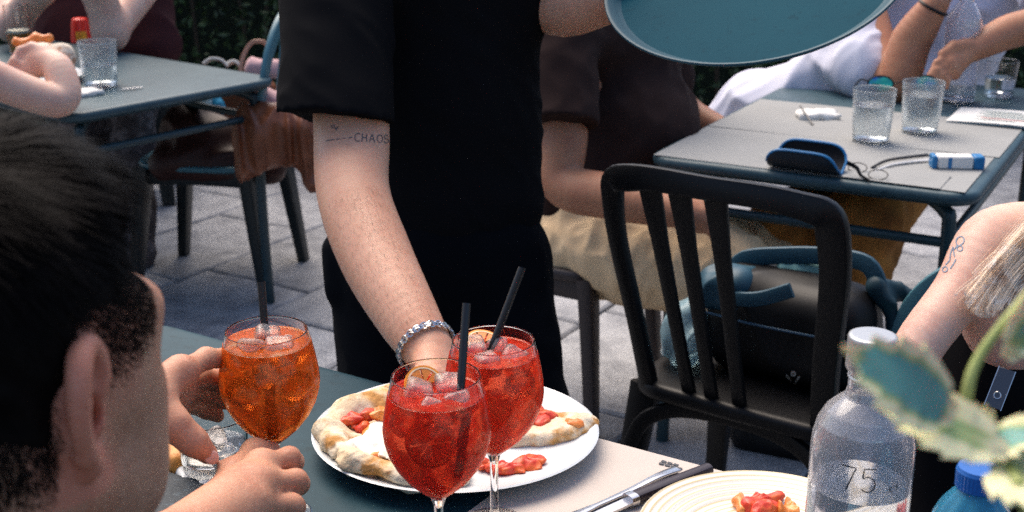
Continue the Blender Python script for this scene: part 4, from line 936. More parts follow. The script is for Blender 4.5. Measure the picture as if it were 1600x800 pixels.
def orange_wheel(parent, c, nrm, r=.021, th=.0045, half=False):
    X, Y = frame_of(nrm); Z = nrm.normalized(); M3 = Matrix((X, Y, Z)).transposed()
    top = empty('orange_slice', c); top.parent = parent; top.location = Vector(c) - wloc(parent)
    n = 24 if not half else 13; a1 = 2 * math.pi if not half else math.pi
    for nm, ro, ri, m in (('peel', 1., .9, PEEL), ('pith', .9, .83, PITH)):
        mb = MB(); v = []; f = []
        for k in range(n):
            a = a1 * k / (n if not half else n - 1)
            for (q, z) in ((ro, -th / 2), (ro, th / 2), (ri, th / 2), (ri, -th / 2)): v.append(Vector(c) + M3 @ Vector((math.cos(a) * r * q, math.sin(a) * r * q, z)))
        for k in range(n if not half else n - 1):
            j = (k + 1) % n
            for e in range(4): f.append((4 * k + e, 4 * j + e, 4 * j + (e + 1) % 4, 4 * k + (e + 1) % 4))
        mb.add(v, f).build(nm, m, top)
    ns_ = 8 if not half else 4
    for k in range(ns_):
        a0 = a1 * k / ns_ + .06; a2 = a1 * (k + 1) / ns_ - .06; v = []
        for z in (-th / 2 * .9, th / 2 * .9):
            v.append(Vector(c) + M3 @ Vector((math.cos((a0 + a2) / 2) * r * .1, math.sin((a0 + a2) / 2) * r * .1, z)))
            for i in range(5):
                a = a0 + (a2 - a0) * i / 4; v.append(Vector(c) + M3 @ Vector((math.cos(a) * r * .80, math.sin(a) * r * .80, z)))
        f = [tuple(range(5, -1, -1)), tuple(range(6, 12))] + [(i, (i + 1) % 6, 6 + (i + 1) % 6, 6 + i) for i in range(6)]
        MB().add(v, f).build('segment', PULP, top)
    return top
def cube_of_ice(c, s, seed, parent, name='ice_cube'):
    rr = random.Random(seed); M3 = Matrix.Rotation(rr.uniform(0, 6), 3, Vector((rr.random(), rr.random(), rr.random() + .1)).normalized())
    pr = [rbox(c, (s, s * rr.uniform(.75, 1), s * rr.uniform(.8, 1)), s * .35, M3)]
    V, F = sdf(pr, s / 5.5, ripples(seed, 300, .0012)); return link(name, mesh_np(name, V, F, ICE), parent)
def spritz(base, label, lmat, level, straw, ices, orange):
    t = empty('spritz_glass', base - Vector((0, 0, .088)), label, 'drink', 'spritz drinks')
    MB().lathe(GP, 64, base).build('goblet', GLASS, t, angle=60)
    outer = [(0, -.0005), (.0080, -.0032)] + [(r + .0004, z) for (r, z) in ((.017, .0045), (.0285, .0155), (.0385, .029), (.0455, .043), (.0492, .056), (.0502, .066), (.0492, .078), (.0465, .094), (.0432, .109)) if z < level - .003]
    rl = np.interp(level, [.066, .078, .094, .109, .1195], [.0502, .0492, .0465, .0432, .0408]) + .0004
    prof = outer + [(rl, level), (rl - .0018, level + .0002), (rl - .003, level - .0006), (0, level - .001)]
    lq = MB().lathe(prof, 64, base).build('liquid', lmat, t, angle=60)
    for i, (x, y, z, s) in enumerate(ices): cube_of_ice(base + Vector((x, y, z)), s, i + int(base.x * 1000) % 50 + 60, t)
    mb = MB(); mb.tube([straw[0], straw[1]], .0040, 14, cap=False); mb.tube([straw[1], straw[0]], .0035, 14, cap=False); mb.build('straw', STRAW, t)
    for o_ in orange: orange_wheel(t, *o_)
    return t
LQ1 = liquid_mat('orange_spritz', (1, .20, .03), (1, .52, .24), (1, .48, .17), (.995, .5, .05), 2.5)
LQ2 = liquid_mat('red_spritz', (1, .065, .04), (1, .28, .17), (1, .38, .24), (.99, .22, .08), 2.5)
LQ3 = liquid_mat('red_orange_spritz', (1, .08, .04), (1, .30, .18), (1, .40, .25), (.99, .24, .08), 2.5)
B1, B2, B3 = P(427, 686, 1.315), P(685, 770, 1.205), P(772, 702, 1.305)
vw = lambda b: (CAM - b).normalized()
spritz(B1, 'orange drink held by the stem in the hand of the dark haired man', LQ1, .108, (P(408, 440, 1.30), P(426, 668, 1.318)),
       [(-.014, -.012, .103, .0125), (.013, -.008, .101, .013), (-.004, .018, .104, .012), (.02, .012, .095, .011), (-.022, .008, .088, .012), (.0, -.022, .082, .012), (.024, -.012, .068, .011), (-.018, -.016, .062, .012)], [])
n2 = vw(B2); s2 = B2 + Vector((-.006, 0, .052)) + n2 * .030
spritz(B2, 'red drink in front of the pizza plate with an orange wheel showing through the glass', LQ2, .103, (P(729, 474, 1.19), P(711, 738, 1.172)),
       [(-.018, .004, .099, .012), (.010, .016, .100, .012), (.020, -.010, .097, .011), (-.004, -.020, .095, .010), (-.024, -.014, .082, .011), (.0, .0, .085, .012)],
       [(s2, n2 + Vector((.25, 0, .1)), .021, .0045), (B2 + Vector((-.012, .014, .104)), Vector((.3, -.6, .6)), .019, .004, True)])
spritz(B3, 'red orange drink standing behind the other red one with a slanting straw', LQ3, .107, (P(816, 418, 1.27), P(750, 592, 1.285)),
       [(-.022, .006, .106, .0125), (.002, .014, .104, .012), (.020, -.004, .101, .012), (-.006, -.016, .100, .011), (.022, -.014, .080, .011), (-.02, -.016, .086, .012)],
       [(B3 + Vector((-.010, .010, .112)), Vector((.2, -.3, .9)), .019, .004, True)])

# ---------------------------------------------------------------- the tumbler in the left hand
def tumbler(base, label, r=.036, h=.088, level=.5, ice=False, group='water tumblers', gm=None):
    t = empty('tumbler', base, label, 'glass', group)
    pr = [(0, .0), (r * .80, .0), (r * .84, .002), (r * .9, h * .35), (r, h - .001), (r - .0006, h), (r - .0016, h - .001), (r * .9 - .0016, h * .35), (r * .82 - .0016, .010), (r * .6, .0075), (0, .007)]
    MB().lathe(pr, 40, base, jit=lambda th, q, z: (q * (1 + (.012 * math.cos(8 * th) if z < h * .8 else 0)), z)).build('glass_wall', gm or GLASS, t, angle=60)
    if level:
        zl = .008 + (h - .012) * level; rl = r * .82 - .0012 + (r - r * .82) * (zl / h)
        MB().lathe([(0, .0075), (r * .6, .008), (r * .82 - .0012, .0105), (r * .9 - .0012, h * .35) if zl > h * .36 else (r * .83 - .0012, zl * .9), (rl, zl), (0, zl - .0006)], 40, base).build('water', WATER, t, angle=60)
    if ice:
        for i, (x, y, z) in enumerate(((-.010, .004, .03), (.012, -.004, .034), (.0, .012, .046))): cube_of_ice(base + Vector((x, y, z)), .011, i + 31, t)
    return t
tumbler(PZ(338, 752, TT), 'short water glass inside the hand with the bare thumb', .040, .082, .55, True)

# ---------------------------------------------------------------- big plate and the folded flatbread
plc = PZ(713, 688, TT); plc = Vector((-.066, 1.366, TT + .0012))
def plate(c, r, label, m, group='plates', parts=None, sy=1., h=.020, seg=72):
    t = empty('plate', c, label, 'plate', group)
    pr = [(0, .004), (r * .55, .004), (r * .56, .0), (r * .60, .0), (r * .64, .0045), (r * .86, h * .55), (r * .985, h), (r, h + .0018), (r * .985, h + .003), (r * .86, h * .55 + .0045), (r * .68, .0095), (r * .62, .0082), (0, .0082)]
    MB().lathe(pr, seg, c, 1, sy).build('dish', m, t); return t
plate(plc, .168, 'large white plate with folded flatbread behind the red drinks', PORCELAIN, sy=.93)
DOUGH = mat('baked_dough', (.62, .48, .31), .8, spec=.2, var=[(22, (.74, .65, .50), .4, .6), (17, (.64, .36, .13), .53, .66), (30, (.46, .23, .07), .53, .66), (60, (.13, .055, .02), .66, .74)], bump=(70, .7, .004), bump2=(260, .4, .0015))
CHEESE = mat('white_cheese', (.80, .77, .68), .45, spec=.4, var=[(30, (.74, .62, .40), .55, .75)], bump=(90, .5, .002))
TOMATO = mat('tomato_flesh', (.56, .04, .018), .36, spec=.4, coat=.08, var=[(60, (.66, .13, .03), .45, .65)], bump=(120, .5, .002))
TOMORANGE = mat('orange_tomato', (.66, .18, .03), .3, spec=.5, var=[(60, (.76, .30, .08), .45, .65)], bump=(120, .5, .002))
zp = plc.z + .010
def pp(px, py, dz=0.): q = PZ(px, py, zp + dz); return q
def slice_body(name, prims, seed, parent, amp=.004, res=.0022, m=None, s1=70):
    return body(name, prims, res, m or DOUGH, parent, disp=addd(ripples(seed, s1, amp), ripples(seed + 1, 190, amp * .45), ripples(seed + 2, 420, amp * .15)))
def chunk(name, c, size, seed, m, parent, flat=.55):
    rr = random.Random(seed); pr = []
    for k in range(4):
        X = Matrix.Rotation(rr.uniform(0, 6.28), 3, 'Z') @ Matrix.Rotation(rr.uniform(-.5, .5), 3, 'X')
        pr.append(ell(Vector(c) + Vector((rr.uniform(-.6, .6) * size, rr.uniform(-.4, .4) * size, rr.uniform(0, .3) * size)), (size * rr.uniform(.5, .9), size * rr.uniform(.25, .45), size * flat * rr.uniform(.3, .6)), X, .004))
    V, F = sdf(pr, .0012, addd(ripples(seed, 170, .0024), ripples(seed + 1, 400, .0012))); return link(name, mesh_np(name, V, F, m), parent)
def flat_e(px, py, dz, rx, ry, rz, rot, k=.015): return ell(pp(px, py, dz), (rx, ry, rz), Matrix.Rotation(rot, 3, 'Z'), k)
t = empty('flatbread', pp(590, 690), 'folded flatbread with white cheese and tomato at the left of the large plate', 'flatbread', 'pieces of flatbread')
slice_body('dough', [flat_e(600, 696, .010, .066, .052, .007, TA), flat_e(662, 726, .008, .058, .032, .006, TA), flat_e(648, 660, .010, .070, .040, .010, TA),
    cap(pp(522, 690, .020), pp(556, 722, .018), .0095, .0085, .02), cap(pp(556, 722, .018), pp(640, 746, .014), .0085, .007, .02), cap(pp(640, 746, .014), pp(720, 748, .010), .007, .005, .015),
    cap(pp(514, 672, .018), pp(545, 645, .018), .009, .012, .02), cap(pp(545, 645, .018), pp(600, 626, .020), .012, .013, .02), cap(pp(612, 620, .022), pp(660, 613, .022), .012, .014, .012), cap(pp(514, 672, .018), pp(522, 690, .020), .010, .0095, .015), rbox(Vector((plc.x, plc.y, plc.z - .045)), (.3, .3, .050), .001, None, .003, True)], 81, t, .0028, .0018, None, 60)
slice_body('cheese', [cap(pp(560, 706, .016), pp(605, 692, .018), .010, .012, .012), cap(pp(600, 676, .020), pp(624, 672, .020), .012, .009, .012), cap(pp(575, 722, .012), pp(640, 728, .010), .008, .008, .012), cap(pp(615, 705, .013), pp(690, 725, .010), .010, .008, .012)], 83, t, .0065, .0014, CHEESE, 130)
for i, (x_, y_, dz_, sz_, m) in enumerate(((640, 700, .018, .012, TOMORANGE), (624, 636, .030, .010, TOMATO), (585, 716, .019, .008, TOMORANGE), (548, 656, .026, .011, TOMATO), (560, 668, .022, .010, TOMATO), (575, 650, .028, .012, TOMATO), (592, 650, .030, .013, TOMORANGE), (612, 656, .028, .012, TOMORANGE), (578, 676, .020, .012, TOMORANGE), (600, 716, .014, .009, TOMORANGE))):
    chunk('tomato_piece', pp(x_, y_, dz_), sz_, 85 + i, m, t)
t = empty('flatbread', pp(860, 680), 'flat wedge of flatbread at the right of the large plate', 'flatbread', 'pieces of flatbread')
slice_body('dough', [flat_e(840, 664, .003, .050, .034, .007, TA), flat_e(810, 682, .003, .050, .016, .006, .05), flat_e(885, 668, .004, .034, .018, .007, .1), cap(pp(880, 676, .006), pp(912, 660, .010), .008, .007, .012), cap(pp(800, 688, .004), pp(890, 682, .004), .006, .006, .01)], 91, t, .003, .0020, None, 50)
for i, (x_, y_, dz_, sz_) in enumerate(((842, 660, .012, .012), (858, 650, .013, .012), (846, 648, .013, .010), (900, 664, .014, .008))): chunk('tomato_piece', pp(x_, y_, dz_), sz_, 95 + i, TOMATO if i < 3 else TOMORANGE, t)
t = empty('tomato_slice', pp(805, 735), 'curled red tomato slices lying bare on the white of the large plate', 'tomato')
for i, (x_, y_, sz_) in enumerate(((772, 732, .011), (790, 736, .012), (806, 734, .012), (822, 728, .013), (832, 722, .010), (760, 728, .008))): chunk('tomato_strip', pp(x_, y_, .003), sz_, 101 + i, TOMATO, t)

# ---------------------------------------------------------------- ringed plate at the bottom right with scraps
RING = mat('ringed_glaze', (.66, .62, .52), .25, spec=.5, coat=.2); n = RING.node_tree.nodes; L_ = RING.node_tree.links
tc = n.new('ShaderNodeTexCoord'); ln = n.new('ShaderNodeVectorMath'); ln.operation = 'LENGTH'; sx_ = n.new('ShaderNodeVectorMath'); sx_.operation = 'MULTIPLY'; sx_.inputs[1].default_value = (1, 1, 0)
L_.new(tc.outputs['Object'], sx_.inputs[0]); L_.new(sx_.outputs[0], ln.inputs[0]); wv = n.new('ShaderNodeMath'); wv.operation = 'MULTIPLY'; wv.inputs[1].default_value = 900; L_.new(ln.outputs['Value'], wv.inputs[0])
si = n.new('ShaderNodeMath'); si.operation = 'SINE'; L_.new(wv.outputs[0], si.inputs[0]); rmp = n.new('ShaderNodeMapRange'); rmp.inputs[1].default_value = .1; rmp.inputs[2].default_value = .9; L_.new(si.outputs[0], rmp.inputs[0])
mx = n.new('ShaderNodeMix'); mx.data_type = 'RGBA'; mx.inputs[6].default_value = (.66, .64, .56, 1); mx.inputs[7].default_value = (.56, .45, .25, 1); L_.new(rmp.outputs[0], mx.inputs[0]); L_.new(mx.outputs[2], n['Principled BSDF'].inputs['Base Color'])
p2c = Vector(PZ(1197, 858, TT)); p2c.z = TT + .0022
t2 = empty('plate', p2c, 'cream plate with tan rings beside the black handled knife', 'plate', 'plates')
r2 = .130; pr = [(0, .004), (r2 * .6, .004), (r2 * .62, 0), (r2 * .66, 0), (r2 * .7, .004), (r2 * .99, .016), (r2, .018), (r2 * .985, .0195)]
for k in range(11): rr_ = r2 * (.96 - .03 * k); pr.append((rr_, .0185 - .0010 * k + (.0007 if k % 2 else -.0003)))
pr += [(r2 * .55, .0078), (0, .0078)]
MB().lathe(pr, 80, p2c).build('dish', RING, t2)
def p2(px, py, dz=0.): return PZ(px, py, p2c.z + .009 + dz)
for i, (a, b, r_, m, lb) in enumerate((((1168, 792), (1215, 775), .0085, TOMATO, 'long red tomato scrap on the ringed plate'), ((1185, 800), (1210, 794), .0085, TOMATO, 'short red tomato scrap in front on the ringed plate'), ((1150, 785), (1160, 795), .004, TOMORANGE, 'small orange crumb at the left on the ringed plate'), ((1225, 795), (1240, 800), .0065, TOMORANGE, 'pale orange scrap right of the tomato on the ringed plate'))):
    V, F = sdf([cap(p2(*a, .004), p2(*b, .005), r_, r_ * .45, .006), cap(p2(a[0] + 6, a[1] - 8, .005), p2(b[0], b[1] - 3, .006), r_ * .5, r_ * .2, .004)], .0012, addd(ripples(110 + i, 160, .0035), ripples(120 + i, 400, .0014))); o = link('food_scrap', mesh_np('food_scrap', V, F, m), None, p2(*a)); tag(o, lb, 'food scrap', 'scraps on the ringed plate')

# ---------------------------------------------------------------- knife and the cutlery beside it
HANDLE = mat('dark_handle', (.022, .015, .022), .38, spec=.5)
k0, k1 = PZ(985, 780, TT + .010), PZ(1108, 732, TT + .010); kd = (k1 - k0).normalized(); kz = Vector((0, 0, 1)); kn = empty('table_knife', k0, 'black handled table knife resting on the paper against the ringed plate', 'knife', 'cutlery')
hp = smooth_path([k0, k0.lerp(k1, .3), k0.lerp(k1, .7), k1], 4); MB().sweep(hp, [.016, .017, .0165, .018, .018, .014], .012, kz, bev=.42).build('handle', HANDLE, kn)
bl = k0 - kd * .12; side = kz.cross(kd)
mb = MB(); n0 = k0 + kd * .004; zz = Vector((0, 0, .003))
mb.add([n0 + side * .007 - zz, n0 - side * .007 - zz, bl - side * .008 - zz * 2, bl + side * .002 - zz * 2, n0 + side * .006 + zz * .1, n0 - side * .007 + zz * .0, bl - side * .008 - zz * 1.4, bl + side * .002 - zz * 1.4], [(0, 1, 2, 3), (4, 7, 6, 5), (0, 4, 5, 1), (1, 5, 6, 2), (2, 6, 7, 3), (3, 7, 4, 0)])
mb.build('blade', STEEL, kn, smooth=False); MB().sweep([k0 - kd * .004, k0 + kd * .006], .018, .0125, kz, bev=.35).build('bolster', STEEL, kn)
f0, f1 = PZ(985, 766, TT + .005), PZ(1058, 733, TT + .005); fd = (f1 - f0).normalized()
fk = empty('table_fork', f0, 'steel cutlery handle lying alongside the black handled knife', 'fork', 'cutlery')
MB().sweep(smooth_path([f0 - fd * .05, f0, f0.lerp(f1, .6) + Vector((0, 0, .002)), f1], 4), [.006, .007, .009, .014, .016, .012], .003, kz, bev=.35).build('handle', STEEL, fk)
MB().sweep(smooth_path([f0 - fd * .11, f0 - fd * .09, f0 - fd * .05], 3), [.020, .022, .006], .003, kz).build('tine_root', STEEL, fk)
for k in range(4):
    s_ = fd.cross(kz) * (-.009 + .006 * k); MB().sweep([f0 - fd * .108 + s_, f0 - fd * .15 + s_ * .9 + Vector((0, 0, .002))], .003, .0018, kz).build('tine', STEEL, fk)

# ---------------------------------------------------------------- glass bottle with 75 on it
bc = P(1348, 700, 1.115); bb = Vector((bc.x, bc.y, TT + .001))
FROST = mat('hazy_bottle_glass', (.97, .96, .99), .05, trans=.86, ior=1.45)
t = empty('glass_bottle', bb, 'clear glass water bottle marked 75 with a grey cap', 'bottle')
GB = mat('bottle_glass', (.97, .97, .99), .03, trans=1., ior=1.45)
op = [(0, .002), (.036, .0), (.043, .003), (.0445, .012), (.0445, .176), (.0437, .187), (.0405, .200), (.0345, .211), (.0265, .219), (.0198, .2245), (.0175, .232), (.0170, .262)]
ip = [(r_ - .0022, z_ + .0) for r_, z_ in op[2:]]
MB().lathe(op + [(.0155, .2635)] + ip[::-1] + [(.038, .0075), (0, .006)], 64, bb).build('bottle_wall', FROST, t, angle=60)
wl = .142
MB().lathe([(0, .0062), (.038, .0077), (.0412, .0085), (.0426, .013), (.0426, wl), (0, wl - .0008)], 64, bb).build('water', WATER, t, angle=60)
CAPM = mat('brushed_cap', (.40, .41, .42), .38, metal=.65, bump=(200, .15, .0005))
MB().lathe([(.0182, .250), (.0203, .250), (.0210, .252), (.0210, .2775), (.0203, .280), (.0182, .281), (0, .2812)], 48, bb, jit=lambda th, r_, z_: (r_ * (1 + (.006 * math.cos(36 * th) if .251 < z_ < .278 else 0)), z_)).build('cap', CAPM, t, angle=50)
mb = MB(); mb.tube([bb + Vector((math.cos(k * .314) * .0172, math.sin(k * .314) * .0172, .243)) for k in range(20)], .0014, 6, closed=True); mb.build('cap_ring', CAPM, t)
bt = BVHTree.FromPolygons(*(lambda o: ([tuple(Vector(v.co) + wloc(o)) for v in o.data.vertices], [tuple(p.vertices) for p in o.data.polygons]))(t.children[0]))
dv = (P(1344, 752, 1.08) - CAM); dv.z = 0; dv.normalize(); ex = dv.cross(Vector((0, 0, 1))).normalized(); oo = bb - dv * .2; zc = P(1344, 752, 1.075).z
oo = Vector((oo.x, oo.y, zc))
hh = .0215
sev = [[(-.0150, hh / 2), (-.0035, hh / 2), (-.0105, -hh / 2)]]
fiv = [[(.0122, hh / 2), (.0032, hh / 2), (.0022, .0022)] + arc(.0066, -.0036, .0060, .0070, 130, -140, 14)]
BLKP = mat('black_bottle_print', (.03, .03, .035), .5)
strokes_on('printed_number', bt, oo, ex, (0, 0, 1), dv, sev + fiv, .00115, BLKP, t)
s3 = [arc(.0262, -.0090, .0017, .0020, 50, 310, 8), [(.0302, -.0048), (.0302, -.0110)]]
strokes_on('printed_unit', bt, oo, ex, (0, 0, 1), dv, s3, .0007, BLKP, t)

# ---------------------------------------------------------------- blue plastic bottle
bq = P(1530, 735, 1.0); b0 = Vector((bq.x, bq.y, TT + .001)); hB = bq.z - b0.z + .006
t = empty('plastic_bottle', b0, 'blue plastic water bottle with a ribbed blue cap under the leaves', 'bottle')
BLUEP = mat('blue_pet_plastic', (.10, .55, .80), .06, trans=.80, ior=1.35); BLUEC = mat('blue_cap', (.012, .10, .36), .35, spec=.5)
ob = [(0, .008), (.018, .0), (.029, .004), (.031, .012), (.031, .04), (.029, .046), (.031, .052), (.031, .085), (.0295, .09), (.0315, .098), (.0325, hB - .062), (.031, hB - .05), (.026, hB - .038), (.019, hB - .028), (.0135, hB - .02), (.0125, hB - .013)]
MB().lathe(ob + [(r_ - .0008, z_ + .0004) for r_, z_ in ob[::-1]], 48, b0, jit=lambda th, r_, z_: (r_ * (1 + (.035 * math.cos(10 * th) if hB - .06 < z_ < hB - .024 else 0)), z_)).build('bottle_wall', BLUEP, t, angle=60)
MB().lathe([(.0135, hB - .020), (.0165, hB - .020), (.0168, hB - .006), (.0158, hB - .003), (0, hB - .0025)], 72, b0, jit=lambda th, r_, z_: (r_ * (1 + (.03 if int(th / (2 * math.pi) * 72 + .5) % 2 else 0) * (hB - .0195 < z_ < hB - .005 or abs(z_ - (hB - .020)) < 1e-6) * (r_ > .015)), z_)).build('cap', BLUEC, t, angle=30)
MB().lathe([(0, .010), (.018, .004), (.028, .006), (.0298, .014), (.0298, .04), (.028, .046), (.0298, .052), (.0298, .085), (.0285, .09), (.0303, .098), (.0303, .12), (0, .12)], 40, b0).build('water', WATER, t, angle=60)

# ---------------------------------------------------------------- potted plant with cream edged leaves, close to the camera
PK = .74
def PS(px, py, d): return P(px, py, d * PK)
pot = Vector((.34, .44, TT)); t = empty('potted_plant', pot, 'potted plant with cream edged leaves blurred in the near right corner', 'plant')
MB().lathe([(0, .0), (.04, .0), (.048, .09), (.052, .092), (.052, .10), (.045, .10), (.043, .085), (0, .085)], 32, pot).build('pot', mat('terracotta', (.30, .12, .06), .8), t)
LEAF = mat('variegated_leaf', (.08, .20, .17), .5, spec=.4); n = LEAF.node_tree.nodes; L_ = LEAF.node_tree.links
at = n.new('ShaderNodeAttribute'); at.attribute_name = 'margin'; tc = n.new('ShaderNodeTexCoord'); nz_ = n.new('ShaderNodeTexNoise'); nz_.inputs['Scale'].default_value = 55; nz_.inputs['Detail'].default_value = 4; L_.new(tc.outputs['Object'], nz_.inputs['Vector'])
ad = n.new('ShaderNodeMath'); ad.operation = 'MULTIPLY_ADD'; ad.inputs[1].default_value = .28; L_.new(nz_.outputs[0], ad.inputs[0]); L_.new(at.outputs['Fac'], ad.inputs[2])
r1 = n.new('ShaderNodeValToRGB'); r1.color_ramp.elements[0].position = .34; r1.color_ramp.elements[0].color = (.10, .26, .22, 1); r1.color_ramp.elements[1].position = .56; r1.color_ramp.elements[1].color = (.66, .62, .36, 1)
e = r1.color_ramp.elements.new(.45); e.color = (.26, .34, .12, 1); L_.new(ad.outputs[0], r1.inputs[0]); L_.new(r1.outputs[0], n['Principled BSDF'].inputs['Base Color'])
b_ = n['Principled BSDF']; b_.inputs['Subsurface Weight'].default_value = .2; b_.inputs['Subsurface Scale'].default_value = .003
def leaf(base, tip, width, up, seed, mbias=0., cup=.15):
    rr = random.Random(seed); ax = tip - base; L = ax.length; ax.normalize(); sd_ = up.cross(ax).normalized(); nn = ax.cross(sd_).normalized(); v = []; f = []; mg = []; NU, NV = 16, 8
    for lay in (1, -1):
        for i in range(NU + 1):
            a = i / NU; wdt = width * (math.sin(math.pi * min(1, a * .98 + .02) ** .85) ** .75) * (1 + .10 * (1 if i % 3 == 1 else -.6) * (0 < i < NU)) + .0006
            for j in range(NV + 1):
                b = j / NV * 2 - 1
                p = base + ax * (L * a + .004 * abs(b) * (1 if i % 3 == 1 else 0)) + sd_ * (wdt * b) + nn * (cup * width * (b * b - .3 * abs(b)) + .12 * L * math.sin(a * 2.6) + .05 * width * math.sin(a * 9 + b * 4 + seed) + lay * .0004)
                v.append(p); mg.append(max(abs(b) ** 1.6, (2 * abs(a - .5)) ** 4) * .62 + mbias + (.10 if j == NV // 2 else 0))
    N = (NU + 1) * (NV + 1)
    for i in range(NU):
        for j in range(NV):
            q = (i * (NV + 1) + j, i * (NV + 1) + j + 1, (i + 1) * (NV + 1) + j + 1, (i + 1) * (NV + 1) + j); f.append(q); f.append(tuple(k + N for k in reversed(q)))
    bd = [j for j in range(NV)] + [i * (NV + 1) + NV for i in range(NU)] + [NU * (NV + 1) + j for j in range(NV, 0, -1)] + [i * (NV + 1) for i in range(NU, 0, -1)]
    for k in range(len(bd)): a, b = bd[k], bd[(k + 1) % len(bd)]; f.append((a, b, b + N, a + N))
    o = MB().add(v, f).build('leaf', LEAF, t)
    me = o.data; at_ = me.attributes.new('margin', 'FLOAT', 'POINT'); at_.data.foreach_set('value', np.array(mg, dtype=np.float32)); return o
up0 = Vector((-.1, -.75, .65)).normalized()
leaf(PS(1490, 652, .62), PS(1318, 552, .61), .019 * PK, up0, 1, .0)
leaf(PS(1575, 708, .62), PS(1378, 648, .63), .016 * PK, up0 + Vector((.2, 0, .3)), 2, .22)
leaf(PS(1545, 700, .68), PS(1500, 640, .66), .010 * PK, up0, 8, .3)
leaf(PS(1560, 690, .68), PS(1680, 745, .66), .022 * PK, up0, 3, -.12)
leaf(PS(1530, 700, .67), PS(1640, 690, .64), .014 * PK, up0 + Vector((0, .3, .2)), 4, .05)
leaf(PS(1570, 560, .69), PS(1690, 400, .68), .014 * PK, up0 + Vector((.4, 0, 0)), 5, .1)
leaf(PS(1572, 545, .69), PS(1690, 505, .68), .010 * PK, up0, 6, .15)
leaf(PS(1560, 720, .66), PS(1660, 800, .62), .02 * PK, up0, 7, .3)
STEM = mat('pale_green_stem', (.36, .38, .13), .5, var=[(30, (.28, .34, .09), .4, .7)])
s0 = Vector((pot.x, pot.y, TT + .085))
MB().tube(smooth_path([s0, PS(1640, 900, .64), PS(1572, 712, .68), PS(1552, 672, .69)], 6), [.0032, .0026], 10).build('stem', STEM, t)
MB().tube(smooth_path([PS(1560, 700, .685), PS(1508, 668, .70), PS(1486, 655, .70), PS(1400, 605, .697)], 5), [.0022, .0011], 8).build('stem', STEM, t)
MB().tube(smooth_path([PS(1548, 690, .69), PS(1512, 655, .695), PS(1514, 600, .69), PS(1532, 555, .69), PS(1572, 500, .688), PS(1640, 420, .69)], 6), [.0027, .0030, .0034, .0030, .0022, .0017], 10).build('stem', STEM, t)

# ---------------------------------------------------------------- saucer with an orange morsel, dark cloth (left of the tumbler)
sc = PZ(262, 742, TT); sc.z = TT + .001
plate(sc, .060, 'small white saucer half hidden by the cheek of the dark haired man', PORCELAIN, h=.012)
V, F = sdf([cap(sc + Vector((-.012, .008, .018)), sc + Vector((.012, -.004, .018)), .017, .014, .01)], .002, ripples(131, 120, .004)); o = link('fried_morsel', mesh_np('fried_morsel', V, F, mat('fried_crust', (.58, .22, .04), .5, var=[(40, (.70, .34, .08), .45, .65)], bump=(150, .5, .002))), None, sc); tag(o, 'golden orange fried morsel on the small saucer', 'food')
dcl = PZ(240, 792, TT); PATT = mat('dark_patterned_cloth', (.012, .02, .028), .6, spec=.4, var=[(60, (.10, .16, .20), .58, .68)], bump=(90, .5, .003), aniso=(1, 3, 1))
o = body('napkin', [rbox(Vector((dcl.x, dcl.y, TT + .010)), (.06, .045, .008), .006, Matrix.Rotation(TA, 3, 'Z'))], .003, PATT, None, (dcl.x, dcl.y, TT), disp=ripples(133, 60, .003)); tag(o, 'dark blue patterned cloth folded beside the small saucer', 'cloth')
o = body('napkin', [rbox(PZ(312, 745, TT + .012), (.020, .030, .006), .005, Matrix.Rotation(.4, 3, 'Z'), .01)], .002, WHITEPAPER, None, PZ(312, 745, TT), disp=ripples(134, 130, .004)); tag(o, 'crumpled white paper napkin under the thumb by the water glass', 'napkin')

# ---------------------------------------------------------------- the tray
TRAY = mat('blue_rubber_tray', (.0016, .044, .066), .75, spec=.08, bump=(500, .25, .0008), var=[(5, (.003, .054, .078), .4, .7), (60, (.0012, .037, .056), .58, .7)])
TRAYRIM = mat('blue_grey_tray_rim', (.012, .06, .085), .5, spec=.3)
tn = (CAM - TR_C).normalized(); upc = Vector((0, math.sin(PITCH), math.cos(PITCH))); nz = (tn * .60 + upc * .74 + Vector((-.10, 0, 0))).normalized(); nx = Vector((1, 0, 0)); nx = (nx - nz * nx.dot(nz)).normalized(); ny = nz.cross(nx); TM = Matrix((nx, ny, nz)).transposed()
t = empty('serving_tray', TR_C, 'round blue serving tray carried tilted by the waiter', 'tray')
rt_ = .236
MB().lathe([(0, 0), (rt_ - .027, 0), (rt_ - .024, .0006)], 96, TR_C, M3=TM).build('tray_base', TRAY, t)
MB().lathe([(rt_ - .024, .0006), (rt_ - .015, .006), (rt_ - .006, .0145), (rt_ - .002, .0165), (rt_, .0165), (rt_ + .0012, .0145), (rt_, .012), (rt_ - .008, .008), (rt_ - .016, -.001), (rt_ - .027, -.0045), (0, -.0045)], 96, TR_C, M3=TM).build('rim', TRAYRIM, t)
for i, (px, py) in enumerate(((1291, 3), (1293, 6), (1240, -30))):
    pass

